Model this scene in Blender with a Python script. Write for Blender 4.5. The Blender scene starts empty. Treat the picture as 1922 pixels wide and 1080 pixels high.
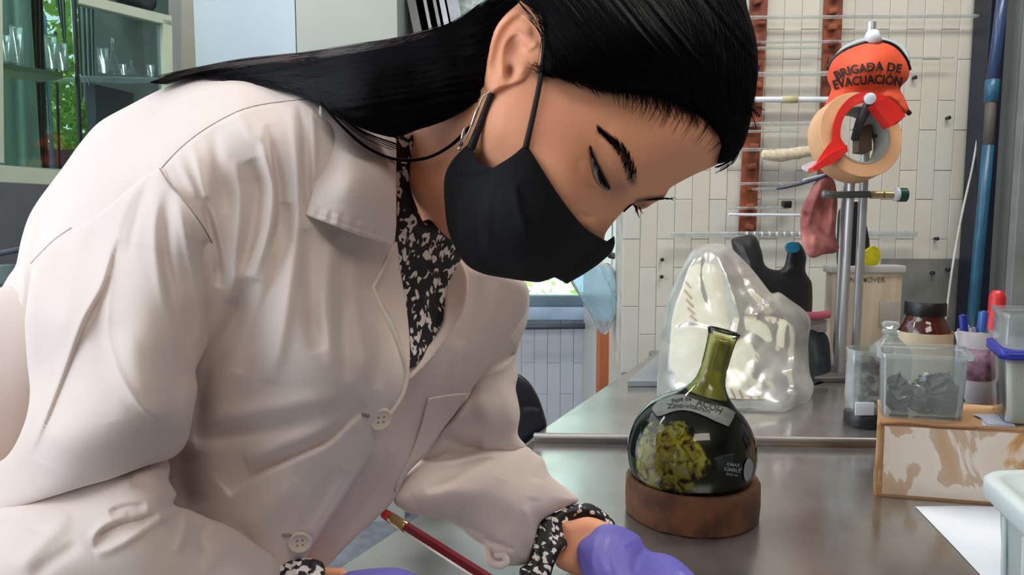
import bpy, bmesh, math, random
import numpy as np
from mathutils import Vector, Matrix
random.seed(7); rng = np.random.default_rng(7)
PI = math.pi
S = bpy.context.scene
COL = S.collection

# ------------------------------------------------------------------ camera, world, lights, exposure
F = 1400.0; PITCH = math.radians(5.71)
CAM = np.array([0.0, 0.0, 1.27]); TZ = 0.90
FW = np.array([0, math.cos(PITCH), -math.sin(PITCH)]); UP = np.array([0, math.sin(PITCH), math.cos(PITCH)]); RT = np.array([1.0, 0, 0])
cd = bpy.data.cameras.new('camera'); cam = bpy.data.objects.new('camera', cd); COL.objects.link(cam)
cam.location = CAM; cam.rotation_euler = (PI/2 - PITCH, 0, 0)
cd.sensor_width = 36; cd.lens = F/1922*36; cd.clip_start = 0.02
S.camera = cam
S.view_settings.view_transform = 'Standard'; S.view_settings.look = 'None'
S.view_settings.exposure = 0.0; S.view_settings.gamma = 1.0; S.view_settings.use_curve_mapping = False
w = bpy.data.worlds.new('sky'); S.world = w; w.use_nodes = True
wn = w.node_tree; bg = wn.nodes['Background']
bg.inputs[0].default_value = (0.80, 0.90, 1.0, 1); bg.inputs[1].default_value = 2.3
def light(name, kind, loc, target, energy, color=(1, 1, 1), size=1, sy=None):
    l = bpy.data.lights.new(name, kind); l.energy = energy; l.color = color
    if kind == 'AREA':
        l.size = size
        if sy: l.shape = 'RECTANGLE'; l.size_y = sy
    o = bpy.data.objects.new(name, l); COL.objects.link(o); o.location = loc
    o.rotation_euler = (Vector(target)-Vector(loc)).to_track_quat('-Z', 'Y').to_euler()
    return o
sun = light('sun', 'SUN', (3, 9, 7), (0, 4, 1), 6.0, (1, .95, .85)); sun.data.angle = .02
light('window_daylight', 'AREA', (-2.2, 0.1, 2.2), (-0.1, 0.6, 1.2), 16, (1, .96, .95), 1.5, 1.2)
light('overhead_light', 'AREA', (0.9, 1.3, 2.75), (0.9, 1.5, 0), 24, (1, .96, .88), 1.2, .3)
light('overhead_light', 'AREA', (0.5, -0.8, 2.7), (0.3, 0.9, 1.0), 15, (1, .92, .85), 1.2, .6)  # added fill from behind the camera, no lamp known there
light('overhead_light', 'AREA', (-1.35, 1.35, 2.7), (-1.55, 2.3, 1.5), 8, (.95, 1, .98), .6, .3)  # added to brighten the glass cabinet, not a known fixture
light('overhead_light', 'AREA', (-0.7, 2.1, 2.75), (-0.7, 2.3, 0), 16, (1, .97, .92), 1.2, .3)

# ------------------------------------------------------------------ helpers: geometry
def P(px, py, d):
    px = np.asarray(px, float); py = np.asarray(py, float); d = np.asarray(d, float)
    r = FW + ((px-961)/F)[..., None]*RT - ((py-540)/F)[..., None]*UP
    return CAM + r*d[..., None]
def ray(px, py): return FW + (px-961)/F*RT - (py-540)/F*UP
def PT(px, py, z=TZ):
    r = ray(px, py); return CAM + r*((z-CAM[2])/r[2])
def PY(px, py, Y):
    r = ray(px, py); return CAM + r*((Y-CAM[1])/r[1])
def PP(px, py, p0, n):
    r = ray(px, py); n = np.asarray(n, float); return CAM + r*(np.dot(np.asarray(p0)-CAM, n)/np.dot(r, n))

def spl(pts, per=8, closed=True):
    """hermite spline through points; a third entry marks a corner"""
    p = np.array([q[:2] for q in pts], float); n = len(p); c = [len(q) > 2 for q in pts]
    out = []; m = np.zeros_like(p)
    for i in range(n):
        if c[i]: continue
        if closed: a, b = p[i-1], p[(i+1) % n]
        else:
            if i in (0, n-1): continue
            a, b = p[i-1], p[i+1]
        t = b-a; L = np.linalg.norm(t)+1e-9
        m[i] = t/L*min(np.linalg.norm(p[i]-a), np.linalg.norm(b-p[i]))
    for i in range(n if closed else n-1):
        j = (i+1) % n
        for k in range(per):
            t = k/per; h1 = 2*t**3-3*t*t+1; h2 = -2*t**3+3*t*t; h3 = t**3-2*t*t+t; h4 = t**3-t*t
            out.append(h1*p[i]+h2*p[j]+h3*m[i]+h4*m[j])
    if not closed: out.append(p[-1])
    return np.array(out)

def segdist(Q, poly, closed=False):
    """distance, param 0..1, signed side to a polyline for points Q"""
    A = poly; B = np.roll(poly, -1, 0)
    if not closed: A = A[:-1]; B = B[:-1]
    n = len(A); D = np.full(len(Q), 1e9); T = np.zeros(len(Q)); SD = np.ones(len(Q)); NP = np.zeros((len(Q), 2))
    AB = B-A; L2 = (AB**2).sum(1)+1e-12; cum = np.concatenate([[0], np.cumsum(np.sqrt(L2))])
    for s in range(0, len(Q), 20000):
        q = Q[s:s+20000]
        AQ = q[:, None]-A[None]
        t = np.clip((AQ*AB).sum(2)/L2, 0, 1)
        C = AQ - t[..., None]*AB
        d2 = (C**2).sum(2); k = d2.argmin(1); r = np.arange(len(q))
        D[s:s+20000] = np.sqrt(d2[r, k]); tt = t[r, k]
        T[s:s+20000] = (cum[k]+tt*np.sqrt(L2[k]))/cum[-1]
        a = AQ[r, k]; b = AB[k]
        SD[s:s+20000] = np.sign(a[:, 0]*b[:, 1]-a[:, 1]*b[:, 0])
        NP[s:s+20000] = A[k]+tt[:, None]*b
    return D, T, SD, NP

def inside(Q, poly):
    x, y = Q[:, 0], Q[:, 1]; c = np.zeros(len(Q), bool); n = len(poly)
    for i in range(n):
        x1, y1 = poly[i]; x2, y2 = poly[(i+1) % n]
        if y1 == y2: continue
        m = ((y1 > y) != (y2 > y)) & (x < (x2-x1)*(y-y1)/(y2-y1)+x1); c ^= m
    return c

def rbf(ctrl):
    c = np.array(ctrl, float); X = c[:, :2]/500.0; n = len(c)
    def K(r): return np.where(r > 1e-9, r*r*np.log(r+1e-12), 0)
    if n < 4:
        m = c[:, 2].mean(); return lambda Q: np.full(len(Q), m)
    A = np.zeros((n+3, n+3)); r = np.linalg.norm(X[:, None]-X[None], axis=2)
    A[:n, :n] = K(r)+np.eye(n)*1e-3; A[:n, n] = 1; A[:n, n+1:] = X; A[n, :n] = 1; A[n+1:, :n] = X.T
    b = np.concatenate([c[:, 2], [0, 0, 0]]); s = np.linalg.solve(A, b)
    def f(Q):
        Y = np.asarray(Q, float)/500.0; o = np.zeros(len(Y))
        for k in range(n): o += s[k]*K(np.hypot(Y[:, 0]-X[k, 0], Y[:, 1]-X[k, 1]))
        return o+s[n]+Y@s[n+1:]
    return f

def feat(Q, folds, step):
    """sum of relief features in px, positive = towards the viewer"""
    o = np.zeros(len(Q))
    for f in folds:
        k = f[0]
        if k in ('g', 's'):
            pl = spl([tuple(a) for a in f[1]], 6, False); w_, a_ = f[2], f[3]
            d, t, sd, _ = segdist(Q, pl)
            tap = np.clip(np.minimum(t, 1-t)*5, 0, 1)**.6 if not (len(f) > 5 and f[5] == 'full') else 1
            if k == 'g': o += a_*tap*np.exp(-(d/w_)**2)
            else:
                side = f[4]
                ww = np.where(sd == side, w_, min(1.2*step, w_))
                o += a_*tap*np.exp(-(d/ww)**1.3)
        elif k == 'b':
            _, x, y, rx, ry, an, a_ = f
            c, s = math.cos(math.radians(an)), math.sin(math.radians(an))
            u = ((Q[:, 0]-x)*c+(Q[:, 1]-y)*s)/rx; v = (-(Q[:, 0]-x)*s+(Q[:, 1]-y)*c)/ry
            o += a_*np.exp(-(u*u+v*v))
        elif k == 'p':
            pl = spl(f[1], 6, True); e, a_ = f[2], f[3]
            d, *_ = segdist(Q, pl, True); ins = inside(Q, pl)
            t = np.where(ins, np.clip(d/e, 0, 1), 0); v = a_*np.sqrt(1-(1-t)**2)
            if len(f) > 4:
                x0, x1 = f[4]; v = v*np.clip((x1-Q[:, 0])/(x1-x0), 0, 1)
            o += v
    return o

def newmesh(name, V, Fc, mat, smooth=True):
    me = bpy.data.meshes.new(name)
    if isinstance(Fc, np.ndarray):
        k = Fc.shape[1]; me.vertices.add(len(V)); me.vertices.foreach_set('co', np.asarray(V, float).ravel())
        me.loops.add(Fc.size); me.loops.foreach_set('vertex_index', Fc.ravel().astype(np.int32))
        me.polygons.add(len(Fc)); me.polygons.foreach_set('loop_start', np.arange(0, Fc.size, k, dtype=np.int32))
        me.update(calc_edges=True); me.validate()
    else:
        me.from_pydata([tuple(v) for v in V], [], [tuple(f) for f in Fc]); me.validate()
    if mat: me.materials.append(mat)
    if smooth: me.polygons.foreach_set('use_smooth', [True]*len(me.polygons))
    me.update(); return me
def wloc(o):
    l = np.zeros(3)
    while o is not None: l += np.array(o.location); o = o.parent
    return l
def mk(name, V, Fc, mat, parent=None, smooth=True, label=None, cat=None, group=None, kind=None, origin=None, auto=None):
    V = np.asarray(V, float)
    if parent is None:
        org = np.array(origin) if origin is not None else np.array([(V[:, 0].min()+V[:, 0].max())/2, (V[:, 1].min()+V[:, 1].max())/2, V[:, 2].min()])
        loc = org
    else: org = wloc(parent); loc = (0, 0, 0)
    me = newmesh(name, V-org, Fc, mat, smooth)
    o = bpy.data.objects.new(name, me); COL.objects.link(o); o.location = loc
    if parent is not None: o.parent = parent
    if smooth and auto: 
        m = o.modifiers.new('edges', 'EDGE_SPLIT'); m.split_angle = math.radians(auto)
    tag(o, label, cat, group, kind)
    return o
def tag(o, label=None, cat=None, group=None, kind=None):
    if label: o['label'] = label
    if cat: o['category'] = cat
    if group: o['group'] = group
    if kind: o['kind'] = kind
    return o
def thing(name, loc, label, cat, group=None):
    o = bpy.data.objects.new(name, None); COL.objects.link(o); o.location = [float(a) for a in loc]; o.empty_display_size = .05
    return tag(o, label, cat, group)

class Relief: pass
def relief(outline, ctrl, step=4, edge=20, bulge=10, back=30, bedge=None, folds=(), mod=None):
    """closed solid whose silhouette is the outline; ctrl gives its distance; the front swells and carries the folds, the back has depth of its own"""
    pl = spl(outline, 6, True); D = rbf(ctrl)
    x0, y0 = pl.min(0)-step; x1, y1 = pl.max(0)+step
    xs = np.arange(x0, x1+step, step); ys = np.arange(y0, y1+step, step)
    gx, gy = np.meshgrid(xs, ys); Q = np.stack([gx.ravel(), gy.ravel()], 1)
    d, _, _, NPt = segdist(Q, pl, True); ins = inside(Q, pl)
    snap = (~ins) | (d < .35*step)
    nx = len(xs); idx = np.arange(len(Q)).reshape(len(ys), nx)
    q = np.stack([idx[:-1, :-1], idx[:-1, 1:], idx[1:, 1:], idx[1:, :-1]], -1).reshape(-1, 4)
    full = ins & ~(d < .35*step)
    keep = full[q].any(1); q = q[keep]
    Q2 = Q.copy(); Q2[snap] = NPt[snap]; dd = np.where(snap, 0, d)
    used = np.unique(q); 
    def surf(Qs, ds):
        base = D(Qs); t = np.clip(ds/edge, 0, 1); pr = np.sqrt(1-(1-t)**2)
        off = bulge*pr + feat(Qs, folds, step)*np.clip(ds/(2*step), 0, 1)
        if mod is not None: off = off+mod(Qs)*np.clip(ds/(2*step), 0, 1)
        return base, off
    Qu = Q2[used]; du = dd[used]; base, off = surf(Qu, du)
    front = base - off*base/F
    be = bedge or edge; tb = np.clip(du/be, 0, 1); bk = base + back*np.sqrt(1-(1-tb)**2)*base/F
    bk = np.maximum(bk, front+.0006*(du > 0))
    remap = -np.ones(len(Q), int); remap[used] = np.arange(len(used))
    fq = remap[q]; n = len(used)
    inner = du > 0; bidx = np.arange(n); bidx[inner] = n+np.arange(inner.sum())
    V = np.concatenate([P(Qu[:, 0], Qu[:, 1], front), P(Qu[inner, 0], Qu[inner, 1], bk[inner])])
    fb = bidx[fq][:, ::-1]
    R = Relief(); R.V = V; R.F = np.concatenate([fq[:, ::-1], fb[:, :]]) if False else np.concatenate([fq, fb]); R.px = Qu; R.n = n; R.pl = pl
    def depth(x, y):
        Qs = np.array([[x, y]], float) if np.isscalar(x) else np.stack([x, y], 1)
        ds, *_ = segdist(Qs, pl, True); b, o_ = surf(Qs, ds); r = b-o_*b/F
        return float(r[0]) if np.isscalar(x) else r
    R.depth = depth; R.allpx = np.concatenate([Qu, Qu[inner]])
    return R
def clean(V, Fc):
    """merge coincident vertices"""
    return V, Fc

def join(parts):
    V = []; Fc = []; o = 0
    for v, f in parts:
        V.append(np.asarray(v, float)); Fc += [tuple(int(a)+o for a in q) for q in f]; o += len(v)
    return np.concatenate(V), Fc
def sweep(pts, rad, n=10, cap=True, per=6, smooth=True, flat=None):
    """tapering tube through world points"""
    pts = np.asarray(pts, float); rad = np.broadcast_to(np.asarray(rad, float), (len(pts),))
    if smooth and len(pts) > 2:
        L = []; R = []
        for i in range(len(pts)-1):
            p0 = pts[max(i-1, 0)]; p1 = pts[i]; p2 = pts[i+1]; p3 = pts[min(i+2, len(pts)-1)]
            for k in range(per):
                t = k/per
                L.append(.5*((2*p1)+(-p0+p2)*t+(2*p0-5*p1+4*p2-p3)*t*t+(-p0+3*p1-3*p2+p3)*t**3)); R.append(rad[i]*(1-t)+rad[i+1]*t)
        L.append(pts[-1]); R.append(rad[-1]); pts = np.array(L); rad = np.array(R)
    T = np.gradient(pts, axis=0); T /= (np.linalg.norm(T, axis=1)[:, None]+1e-12)
    a = np.array([0, 0, 1.0]) if abs(T[0][2]) < .9 else np.array([1.0, 0, 0])
    u = np.cross(T[0], a); u /= np.linalg.norm(u); V = []; Fc = []
    if cap:
        R0 = [0.55, 0.87]
    for i in range(len(pts)):
        u = u-T[i]*np.dot(u, T[i]); u /= np.linalg.norm(u)+1e-12; v = np.cross(T[i], u)
        for k in range(n):
            an = 2*PI*k/n; c, s = math.cos(an), math.sin(an)
            if flat: s *= flat
            V.append(pts[i]+rad[i]*(u*c+v*s))
    m = len(pts)
    for i in range(m-1):
        for k in range(n):
            Fc.append((i*n+k, i*n+(k+1) % n, (i+1)*n+(k+1) % n, (i+1)*n+k))
    if cap:
        V.append(pts[0]-T[0]*rad[0]*.5); V.append(pts[-1]+T[-1]*rad[-1]*.5); a0 = len(V)-2
        for k in range(n): Fc.append((a0, (k+1) % n, k)); Fc.append((a0+1, (m-1)*n+k, (m-1)*n+(k+1) % n))
    return np.array(V), Fc
def lathe(prof, n=40, M=None, ang=2*PI, closed=False):
    V = []; Fc = []; m = len(prof); full = abs(ang-2*PI) < 1e-6; nn = n if full else n+1
    for r, z in prof:
        for k in range(nn):
            a = ang*k/n; V.append((r*math.cos(a), r*math.sin(a), z))
    rg = m if closed else m-1
    for i in range(rg):
        j = (i+1) % m
        for k in range(n):
            l = (k+1) % nn
            Fc.append((i*nn+k, i*nn+l, j*nn+l, j*nn+k))
    V = np.array(V)
    if M is not None: V = tf(V, M)
    return V, Fc
def tf(V, M):
    M = np.array(M); return V@M[:3, :3].T+M[:3, 3]
def MX(loc, rx=0, ry=0, rz=0, s=1):
    return Matrix.Translation(Vector([float(a) for a in loc])) @ Matrix.Rotation(rz, 4, 'Z') @ Matrix.Rotation(ry, 4, 'Y') @ Matrix.Rotation(rx, 4, 'X') @ Matrix.Scale(s, 4)
def rbox(sx, sy, sz, bev=.003, M=None, seg=2, taper=1.0):
    """box, base centre at origin, bevelled"""
    bm = bmesh.new(); bmesh.ops.create_cube(bm, size=1)
    for v in bm.verts:
        k = taper if v.co.z < 0 else 1
        v.co = Vector((v.co.x*sx*k, v.co.y*sy*k, (v.co.z+.5)*sz))
    if bev > 0: bmesh.ops.bevel(bm, geom=bm.edges[:], offset=bev, segments=seg, affect='EDGES', profile=.5)
    V = np.array([v.co[:] for v in bm.verts]); bm.verts.index_update(); Fc = [tuple(v.index for v in f.verts) for f in bm.faces]; bm.free()
    if M is not None: V = tf(V, M)
    return V, Fc
def boxpts(p0, p1, bev=.002, seg=2):
    p0 = np.array(p0, float); p1 = np.array(p1, float); c = (p0+p1)/2; s = abs(p1-p0)
    return rbox(s[0], s[1], s[2], bev, MX((c[0], c[1], min(p0[2], p1[2]))), seg)
def prism(front, off):
    """extrude a closed 3-D polygon by a vector"""
    f = np.asarray(front, float); n = len(f); V = np.concatenate([f, f+np.asarray(off, float)])
    Fc = [tuple(range(n)), tuple(range(2*n-1, n-1, -1))]+[(i, i+n, (i+1) % n+n, (i+1) % n) for i in range(n)]
    return V, Fc
def pxprism(poly, d, thick, smooth=True, per=6):
    pl = spl(poly, per, True) if smooth else np.array([q[:2] for q in poly], float)
    f = P(pl[:, 0], pl[:, 1], np.full(len(pl), d)); return prism(f, FW*thick)
def disc(c, r, n, nrm):
    pass
def text_mesh(s, bold=0.0, res=3):
    cu = bpy.data.curves.new('t', 'FONT'); cu.body = s; cu.size = 1; cu.offset = bold; cu.resolution_u = res
    cu.align_x = 'CENTER'
    o = bpy.data.objects.new('t', cu); COL.objects.link(o)
    dg = bpy.context.evaluated_depsgraph_get(); dg.update(); me = o.evaluated_get(dg).to_mesh()
    V = np.array([v.co[:] for v in me.vertices]); Fc = [tuple(p.vertices) for p in me.polygons]
    bpy.data.objects.remove(o); bpy.data.curves.remove(cu)
    return V, Fc

# ------------------------------------------------------------------ helpers: materials
def lin(c):
    c = [x/255 for x in c[:3]]
    return tuple((x/12.92 if x <= .04045 else ((x+.055)/1.055)**2.4) for x in c)+(1,)
class NT:
    def __init__(s, name):
        s.m = bpy.data.materials.new(name); s.m.use_nodes = True; s.t = s.m.node_tree; s.b = s.t.nodes['Principled BSDF']; s.out = s.t.nodes['Material Output']
    def n(s, typ, **kw):
        nd = s.t.nodes.new(typ)
        for k, v in kw.items():
            if k.startswith('i_'): nd.inputs[k[2:].replace('_', ' ')].default_value = v
            else: setattr(nd, k, v)
        return nd
    def l(s, a, b): s.t.links.new(a, b)
def ramp(t, fac, stops, inter='LINEAR'):
    r = t.n('ShaderNodeValToRGB'); r.color_ramp.interpolation = inter; e = r.color_ramp.elements
    while len(e) < len(stops): e.new(.5)
    for k, (p, c) in enumerate(stops): e[k].position = p; e[k].color = c
    if fac is not None: t.l(fac, r.inputs[0])
    return r
def mat(name, c, rough=.5, metal=0, c2=None, scale=8, bump=0, bscale=None, spec=.5, coat=0, sub=0, subc=None, trans=0, emit=None, es=1, stretch=None, sheen=0, detail=4, lo=.35, hi=.65, alpha=1, aniso=0):
    t = NT(name); b = t.b
    b.inputs['Base Color'].default_value = lin(c); b.inputs['Roughness'].default_value = rough; b.inputs['Metallic'].default_value = metal
    b.inputs['Specular IOR Level'].default_value = spec; b.inputs['Coat Weight'].default_value = coat
    b.inputs['Transmission Weight'].default_value = trans; b.inputs['Sheen Weight'].default_value = sheen; b.inputs['Alpha'].default_value = alpha
    if sub: b.inputs['Subsurface Weight'].default_value = sub; b.inputs['Subsurface Radius'].default_value = subc or (.01, .004, .002); b.inputs['Subsurface Scale'].default_value = 1
    tc = t.n('ShaderNodeTexCoord'); vec = tc.outputs['Object']
    if stretch:
        mp = t.n('ShaderNodeMapping'); mp.inputs['Scale'].default_value = stretch; t.l(vec, mp.inputs[0]); vec = mp.outputs[0]
    c2 = c2 or tuple(x*.88 for x in c)
    nz = t.n('ShaderNodeTexNoise'); nz.inputs['Scale'].default_value = scale; nz.inputs['Detail'].default_value = detail; t.l(vec, nz.inputs['Vector'])
    r = ramp(t, nz.outputs[0], [(lo, lin(c)), (hi, lin(c2))]); t.l(r.outputs[0], b.inputs['Base Color'])
    if bump:
        n2 = t.n('ShaderNodeTexNoise'); n2.inputs['Scale'].default_value = bscale or scale*4; n2.inputs['Detail'].default_value = 4; t.l(vec, n2.inputs['Vector'])
        bp = t.n('ShaderNodeBump'); bp.inputs['Strength'].default_value = bump; bp.inputs['Distance'].default_value = .002; t.l(n2.outputs[0], bp.inputs['Height']); t.l(bp.outputs[0], b.inputs['Normal'])
    if emit: b.inputs['Emission Color'].default_value = lin(emit); b.inputs['Emission Strength'].default_value = es
    return t.m
def glassy(name, tint=(240, 248, 245), rough=.03, refl=1.0, extra=None, haze=0.0, hazec=(230, 235, 235), ior=1.45):
    """thin clear wall: tinted transparency, fresnel gloss and a little milky haze"""
    t = NT(name); t.t.nodes.remove(t.b)
    tr = t.n('ShaderNodeBsdfTransparent'); tr.inputs[0].default_value = lin(tint)
    gl = t.n('ShaderNodeBsdfGlossy'); gl.inputs['Roughness'].default_value = rough; gl.inputs[0].default_value = (refl, refl, refl, 1)
    lw = t.n('ShaderNodeFresnel'); lw.inputs[0].default_value = ior
    m = t.n('ShaderNodeMixShader'); t.l(lw.outputs[0], m.inputs[0]); t.l(tr.outputs[0], m.inputs[1]); t.l(gl.outputs[0], m.inputs[2]); last = m
    if haze:
        df = t.n('ShaderNodeBsdfDiffuse'); df.inputs[0].default_value = lin(hazec)
        tl = t.n('ShaderNodeBsdfTranslucent'); tl.inputs[0].default_value = lin(hazec)
        ad = t.n('ShaderNodeMixShader'); ad.inputs[0].default_value = .5; t.l(df.outputs[0], ad.inputs[1]); t.l(tl.outputs[0], ad.inputs[2])
        m2 = t.n('ShaderNodeMixShader'); t.l(last.outputs[0], m2.inputs[1]); t.l(ad.outputs[0], m2.inputs[2])
        tc = t.n('ShaderNodeTexCoord'); nz = t.n('ShaderNodeTexNoise'); nz.inputs['Scale'].default_value = 12; t.l(tc.outputs['Object'], nz.inputs[0])
        mr = t.n('ShaderNodeMapRange'); mr.inputs['From Min'].default_value = .3; mr.inputs['From Max'].default_value = .7; mr.inputs['To Min'].default_value = haze*.6; mr.inputs['To Max'].default_value = min(1, haze*1.4)
        t.l(nz.outputs[0], mr.inputs[0]); t.l(mr.outputs[0], m2.inputs[0]); last = m2
    t.l(last.outputs[0], t.out.inputs[0]); return t.m
M = {}
M['coat'] = mat('white_coat_cotton', (230, 215, 209), .85, c2=(222, 208, 201), scale=5, bump=.12, bscale=700, sheen=.1, spec=.2)
M['coat_edge'] = mat('coat_piping', (236, 226, 215), .8, scale=20)
M['button'] = mat('button_plastic', (222, 208, 196), .35, c2=(205, 192, 180), scale=120)
M['thread'] = mat('thread', (150, 140, 130), .8)
M['mask'] = mat('mask_cloth', (9, 10, 14), .8, c2=(13, 15, 20), scale=12, bump=.2, bscale=900, spec=.25)
M['strap'] = mat('elastic', (9, 8, 10), .7)
M['hair'] = mat('black_hair', (6, 5, 8), .6, c2=(9, 7, 9), scale=6, spec=.04, stretch=(1, 6, 12))
M['strand'] = mat('hair_strands', (7, 6, 9), .55, c2=(12, 10, 12), scale=14, spec=.05, lo=.4, hi=.8)
M['hair_brown'] = mat('brown_hair_tips', (60, 34, 28), .45, c2=(34, 22, 20), scale=30)
M['glove'] = mat('violet_nitrile', (104, 98, 190), .42, c2=(122, 116, 210), scale=14, bump=.35, bscale=60, spec=.5)
M['silver'] = mat('silver', (200, 190, 175), .2, 1)
M['bead'] = mat('blue_bead', (60, 66, 90), .15, coat=.5)
M['steel'] = mat('steel_rod', (200, 202, 204), .3, .55, c2=(170, 172, 176), scale=30, stretch=(1, 1, .1))
M['glass'] = glassy('clear_glass', (238, 246, 242), .02)
M['tube_glass'] = glassy('tube_glass', (228, 232, 230), .06, haze=.24, hazec=(240, 244, 246))  # whitish haze in the colour stands in for highlights along the tubes
M['black'] = mat('black_plastic', (14, 14, 17), .4, c2=(22, 22, 26))
M['white_paper'] = mat('white_paper', (226, 232, 240), .75, c2=(205, 218, 236), scale=9, lo=.45, hi=.7)
# ------------------------------------------------------------------ structure
def steel_top(name, c, c2):
    t = NT(name); b = t.b; b.inputs['Metallic'].default_value = .85; b.inputs['Roughness'].default_value = .3
    tc = t.n('ShaderNodeTexCoord'); nz = t.n('ShaderNodeTexNoise'); nz.inputs['Scale'].default_value = 5; nz.inputs['Detail'].default_value = 7; t.l(tc.outputs['Object'], nz.inputs[0])
    r = ramp(t, nz.outputs[0], [(.3, lin(c)), (.7, lin(c2))]); t.l(r.outputs[0], b.inputs['Base Color'])
    n2 = t.n('ShaderNodeTexNoise'); n2.inputs['Scale'].default_value = 9; n2.inputs['Detail'].default_value = 5; t.l(tc.outputs['Object'], n2.inputs[0])
    mr = t.n('ShaderNodeMapRange'); mr.inputs['From Min'].default_value = .35; mr.inputs['From Max'].default_value = .65; mr.inputs['To Min'].default_value = .13; mr.inputs['To Max'].default_value = .26; t.l(n2.outputs[0], mr.inputs[0]); t.l(mr.outputs[0], b.inputs['Roughness'])
    bp = t.n('ShaderNodeBump'); bp.inputs['Strength'].default_value = .15; bp.inputs['Distance'].default_value = .002; t.l(n2.outputs[0], bp.inputs['Height']); t.l(bp.outputs[0], b.inputs['Normal'])
    return t.m
M['steel_top'] = steel_top('worn_steel_top', (192, 190, 188), (160, 158, 156))
M['tile'] = mat('glazed_tile', (200, 197, 187), .3, c2=(190, 187, 177), scale=7, spec=.5)
M['tile2'] = mat('glazed_tile_warm', (196, 192, 180), .3, c2=(188, 184, 172), scale=6)
M['tile3'] = mat('glazed_tile_grey', (195, 193, 184), .3, c2=(186, 185, 176), scale=6)
M['grout'] = mat('grout', (172, 168, 155), .9, scale=20)
M['greywall'] = mat('grey_paint', (104, 108, 108), .6, c2=(92, 96, 96), scale=4)
M['beigewall'] = mat('beige_paint', (150, 143, 132), .7, c2=(140, 132, 122), scale=3)
M['floor'] = mat('floor_terrazzo', (120, 125, 135), .4, c2=(100, 104, 112), scale=30)
M['ceiling'] = mat('ceiling_paint', (205, 205, 200), .9)
M['dark'] = mat('dark_recess_tone', (40, 34, 34), .6, c2=(28, 25, 26), scale=10)
WY = 2.25
def wallbox(name, p0, p1, m, **k):
    v, f = boxpts(p0, p1, 0); return mk(name, v, f, m, smooth=False, kind='structure', **k)
wallbox('floor', (-3.2, -1.5, -.05), (3, 4.3, 0), M['floor'])
wallbox('ceiling', (-1.75, -1.5, 2.85), (3, 4.0, 2.9), M['ceiling'])
wallbox('wall_behind', (-1.75, -1.6, 0), (3, -1.5, 2.85), M['beigewall'])
wallbox('wall_right_side', (2.9, -1.5, 0), (3, 4.0, 2.85), M['beigewall'])
x_p = PY(1167, 500, WY)[0]
wb = wallbox('wall_back', (x_p+.004, WY+.0045, 0), (3, WY+.16, 2.85), M['grout'])
def tiles(parent, x0, x1, z0, z1, y, tw, th, mats, stag=True, thick=.010, off=0.0):
    n = 0; i = 0; x = x0; protos = {}
    base = wloc(parent)
    while x < x1-.01:
        w_ = min(tw, x1-x)-.0018; z = z0-(th*.42 if (stag and i % 2) else 0)-off
        while z < z1:
            a = max(z, z0); b = min(z+th, z1)-.0018
            if b-a > .02:
                m = mats[int(rng.integers(len(mats)))]; key = (round(w_, 4), round(b-a, 4), m.name)
                if key not in protos:
                    v, f = rbox(w_, thick, b-a, .0008, None, 1); protos[key] = newmesh('tile', v, f, m, False)
                o = bpy.data.objects.new('tile', protos[key]); COL.objects.link(o); o.parent = parent
                o.location = np.array([x+w_/2, y-thick/2+rng.uniform(-.0008, .0008), a])-base
                n += 1
            z += th
        x += tw; i += 1
    return n
def zof(py, Y, px=1300): return PY(px, py, Y)[2]
tiles(wb, x_p+.004, PY(1870, 0, WY)[0], zof(700, WY), zof(-260, WY), WY+.012, .0515, .205, [M['tile'], M['tile'], M['tile2'], M['tile3']])
# darker grey lower plate right
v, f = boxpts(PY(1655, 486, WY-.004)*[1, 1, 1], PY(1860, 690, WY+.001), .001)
mk('trim_1', v, f, mat('grey_wall_band', (118, 118, 112), .7, c2=(92, 94, 92), scale=9), smooth=False, kind='structure')
# grey partition right of the dark post
v, f = boxpts(PY(1898, 300, 2.1)*[1, 1, 0], PY(2500, 300, 2.2)*[1, 1, 0]+[0, 0, 2.85], 0)
mk('wall_right', v, f, M['greywall'], smooth=False, kind='structure')
v, f = boxpts(PY(1915, 300, 2.07)*[1, 1, 0], PY(2100, 300, 2.099)*[1, 1, 0]+[0, 0, 2.85], .002)
mk('trim_2', v, f, mat('pale_grey_trim', (128, 133, 134), .5), smooth=False, kind='structure')
# dark post
v, f = boxpts(PY(1842, 300, 2.16)*[1, 1, 0], PY(1893, 300, 2.24)*[1, 1, 0]+[0, 0, 2.85], .003)
mk('trim_3', v, f, mat('blue_black_post', (16, 20, 32), .4, c2=(24, 30, 48), scale=5), smooth=False, kind='structure')
# alcove with window beyond pillar
WY2 = 3.5
xl = PY(560, 500, WY2)[0]; xr = PY(1240, 500, WY2)[0]
sill = zof(575, WY2); 
wf = wallbox('wall_far', (xl, WY2+.0045, 0), (xr, WY2+.15, sill-.005), M['grout'])
M['tile_b'] = mat('pale_blue_tile', (196, 200, 208), .3, c2=(184, 190, 200), scale=5)
tiles(wf, PY(930, 600, WY2)[0], PY(1180, 600, WY2)[0], 0.2, sill-.008, WY2+.012, .062, .36, [M['tile_b']])
wallbox('wall_far_top', (xl, WY2+.012, 2.35), (xr, WY2+.15, 2.85), M['ceiling'])
wallbox('wall_side', (x_p+.004, WY+.165, 0), (x_p+.10, WY2, 2.85), M['tile3'])
wn_ = thing('window_1', ((xl+xr)/2, WY2+.05, sill), None, None); wn_['kind'] = 'structure'
fm = mat('grey_window_frame', (110, 135, 150), .5)
v, f = boxpts((xl, WY2-.01, sill), (xr, WY2+.08, zof(556, WY2)), .003); mk('window_rail', v, f, fm, wn_)
v, f = boxpts((xl, WY2-.05, sill-.06), (xr, WY2+.1, sill-.001), .004); mk('window_sill', v, f, mat('pale_sill', (176, 200, 226), .4), wn_)
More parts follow.
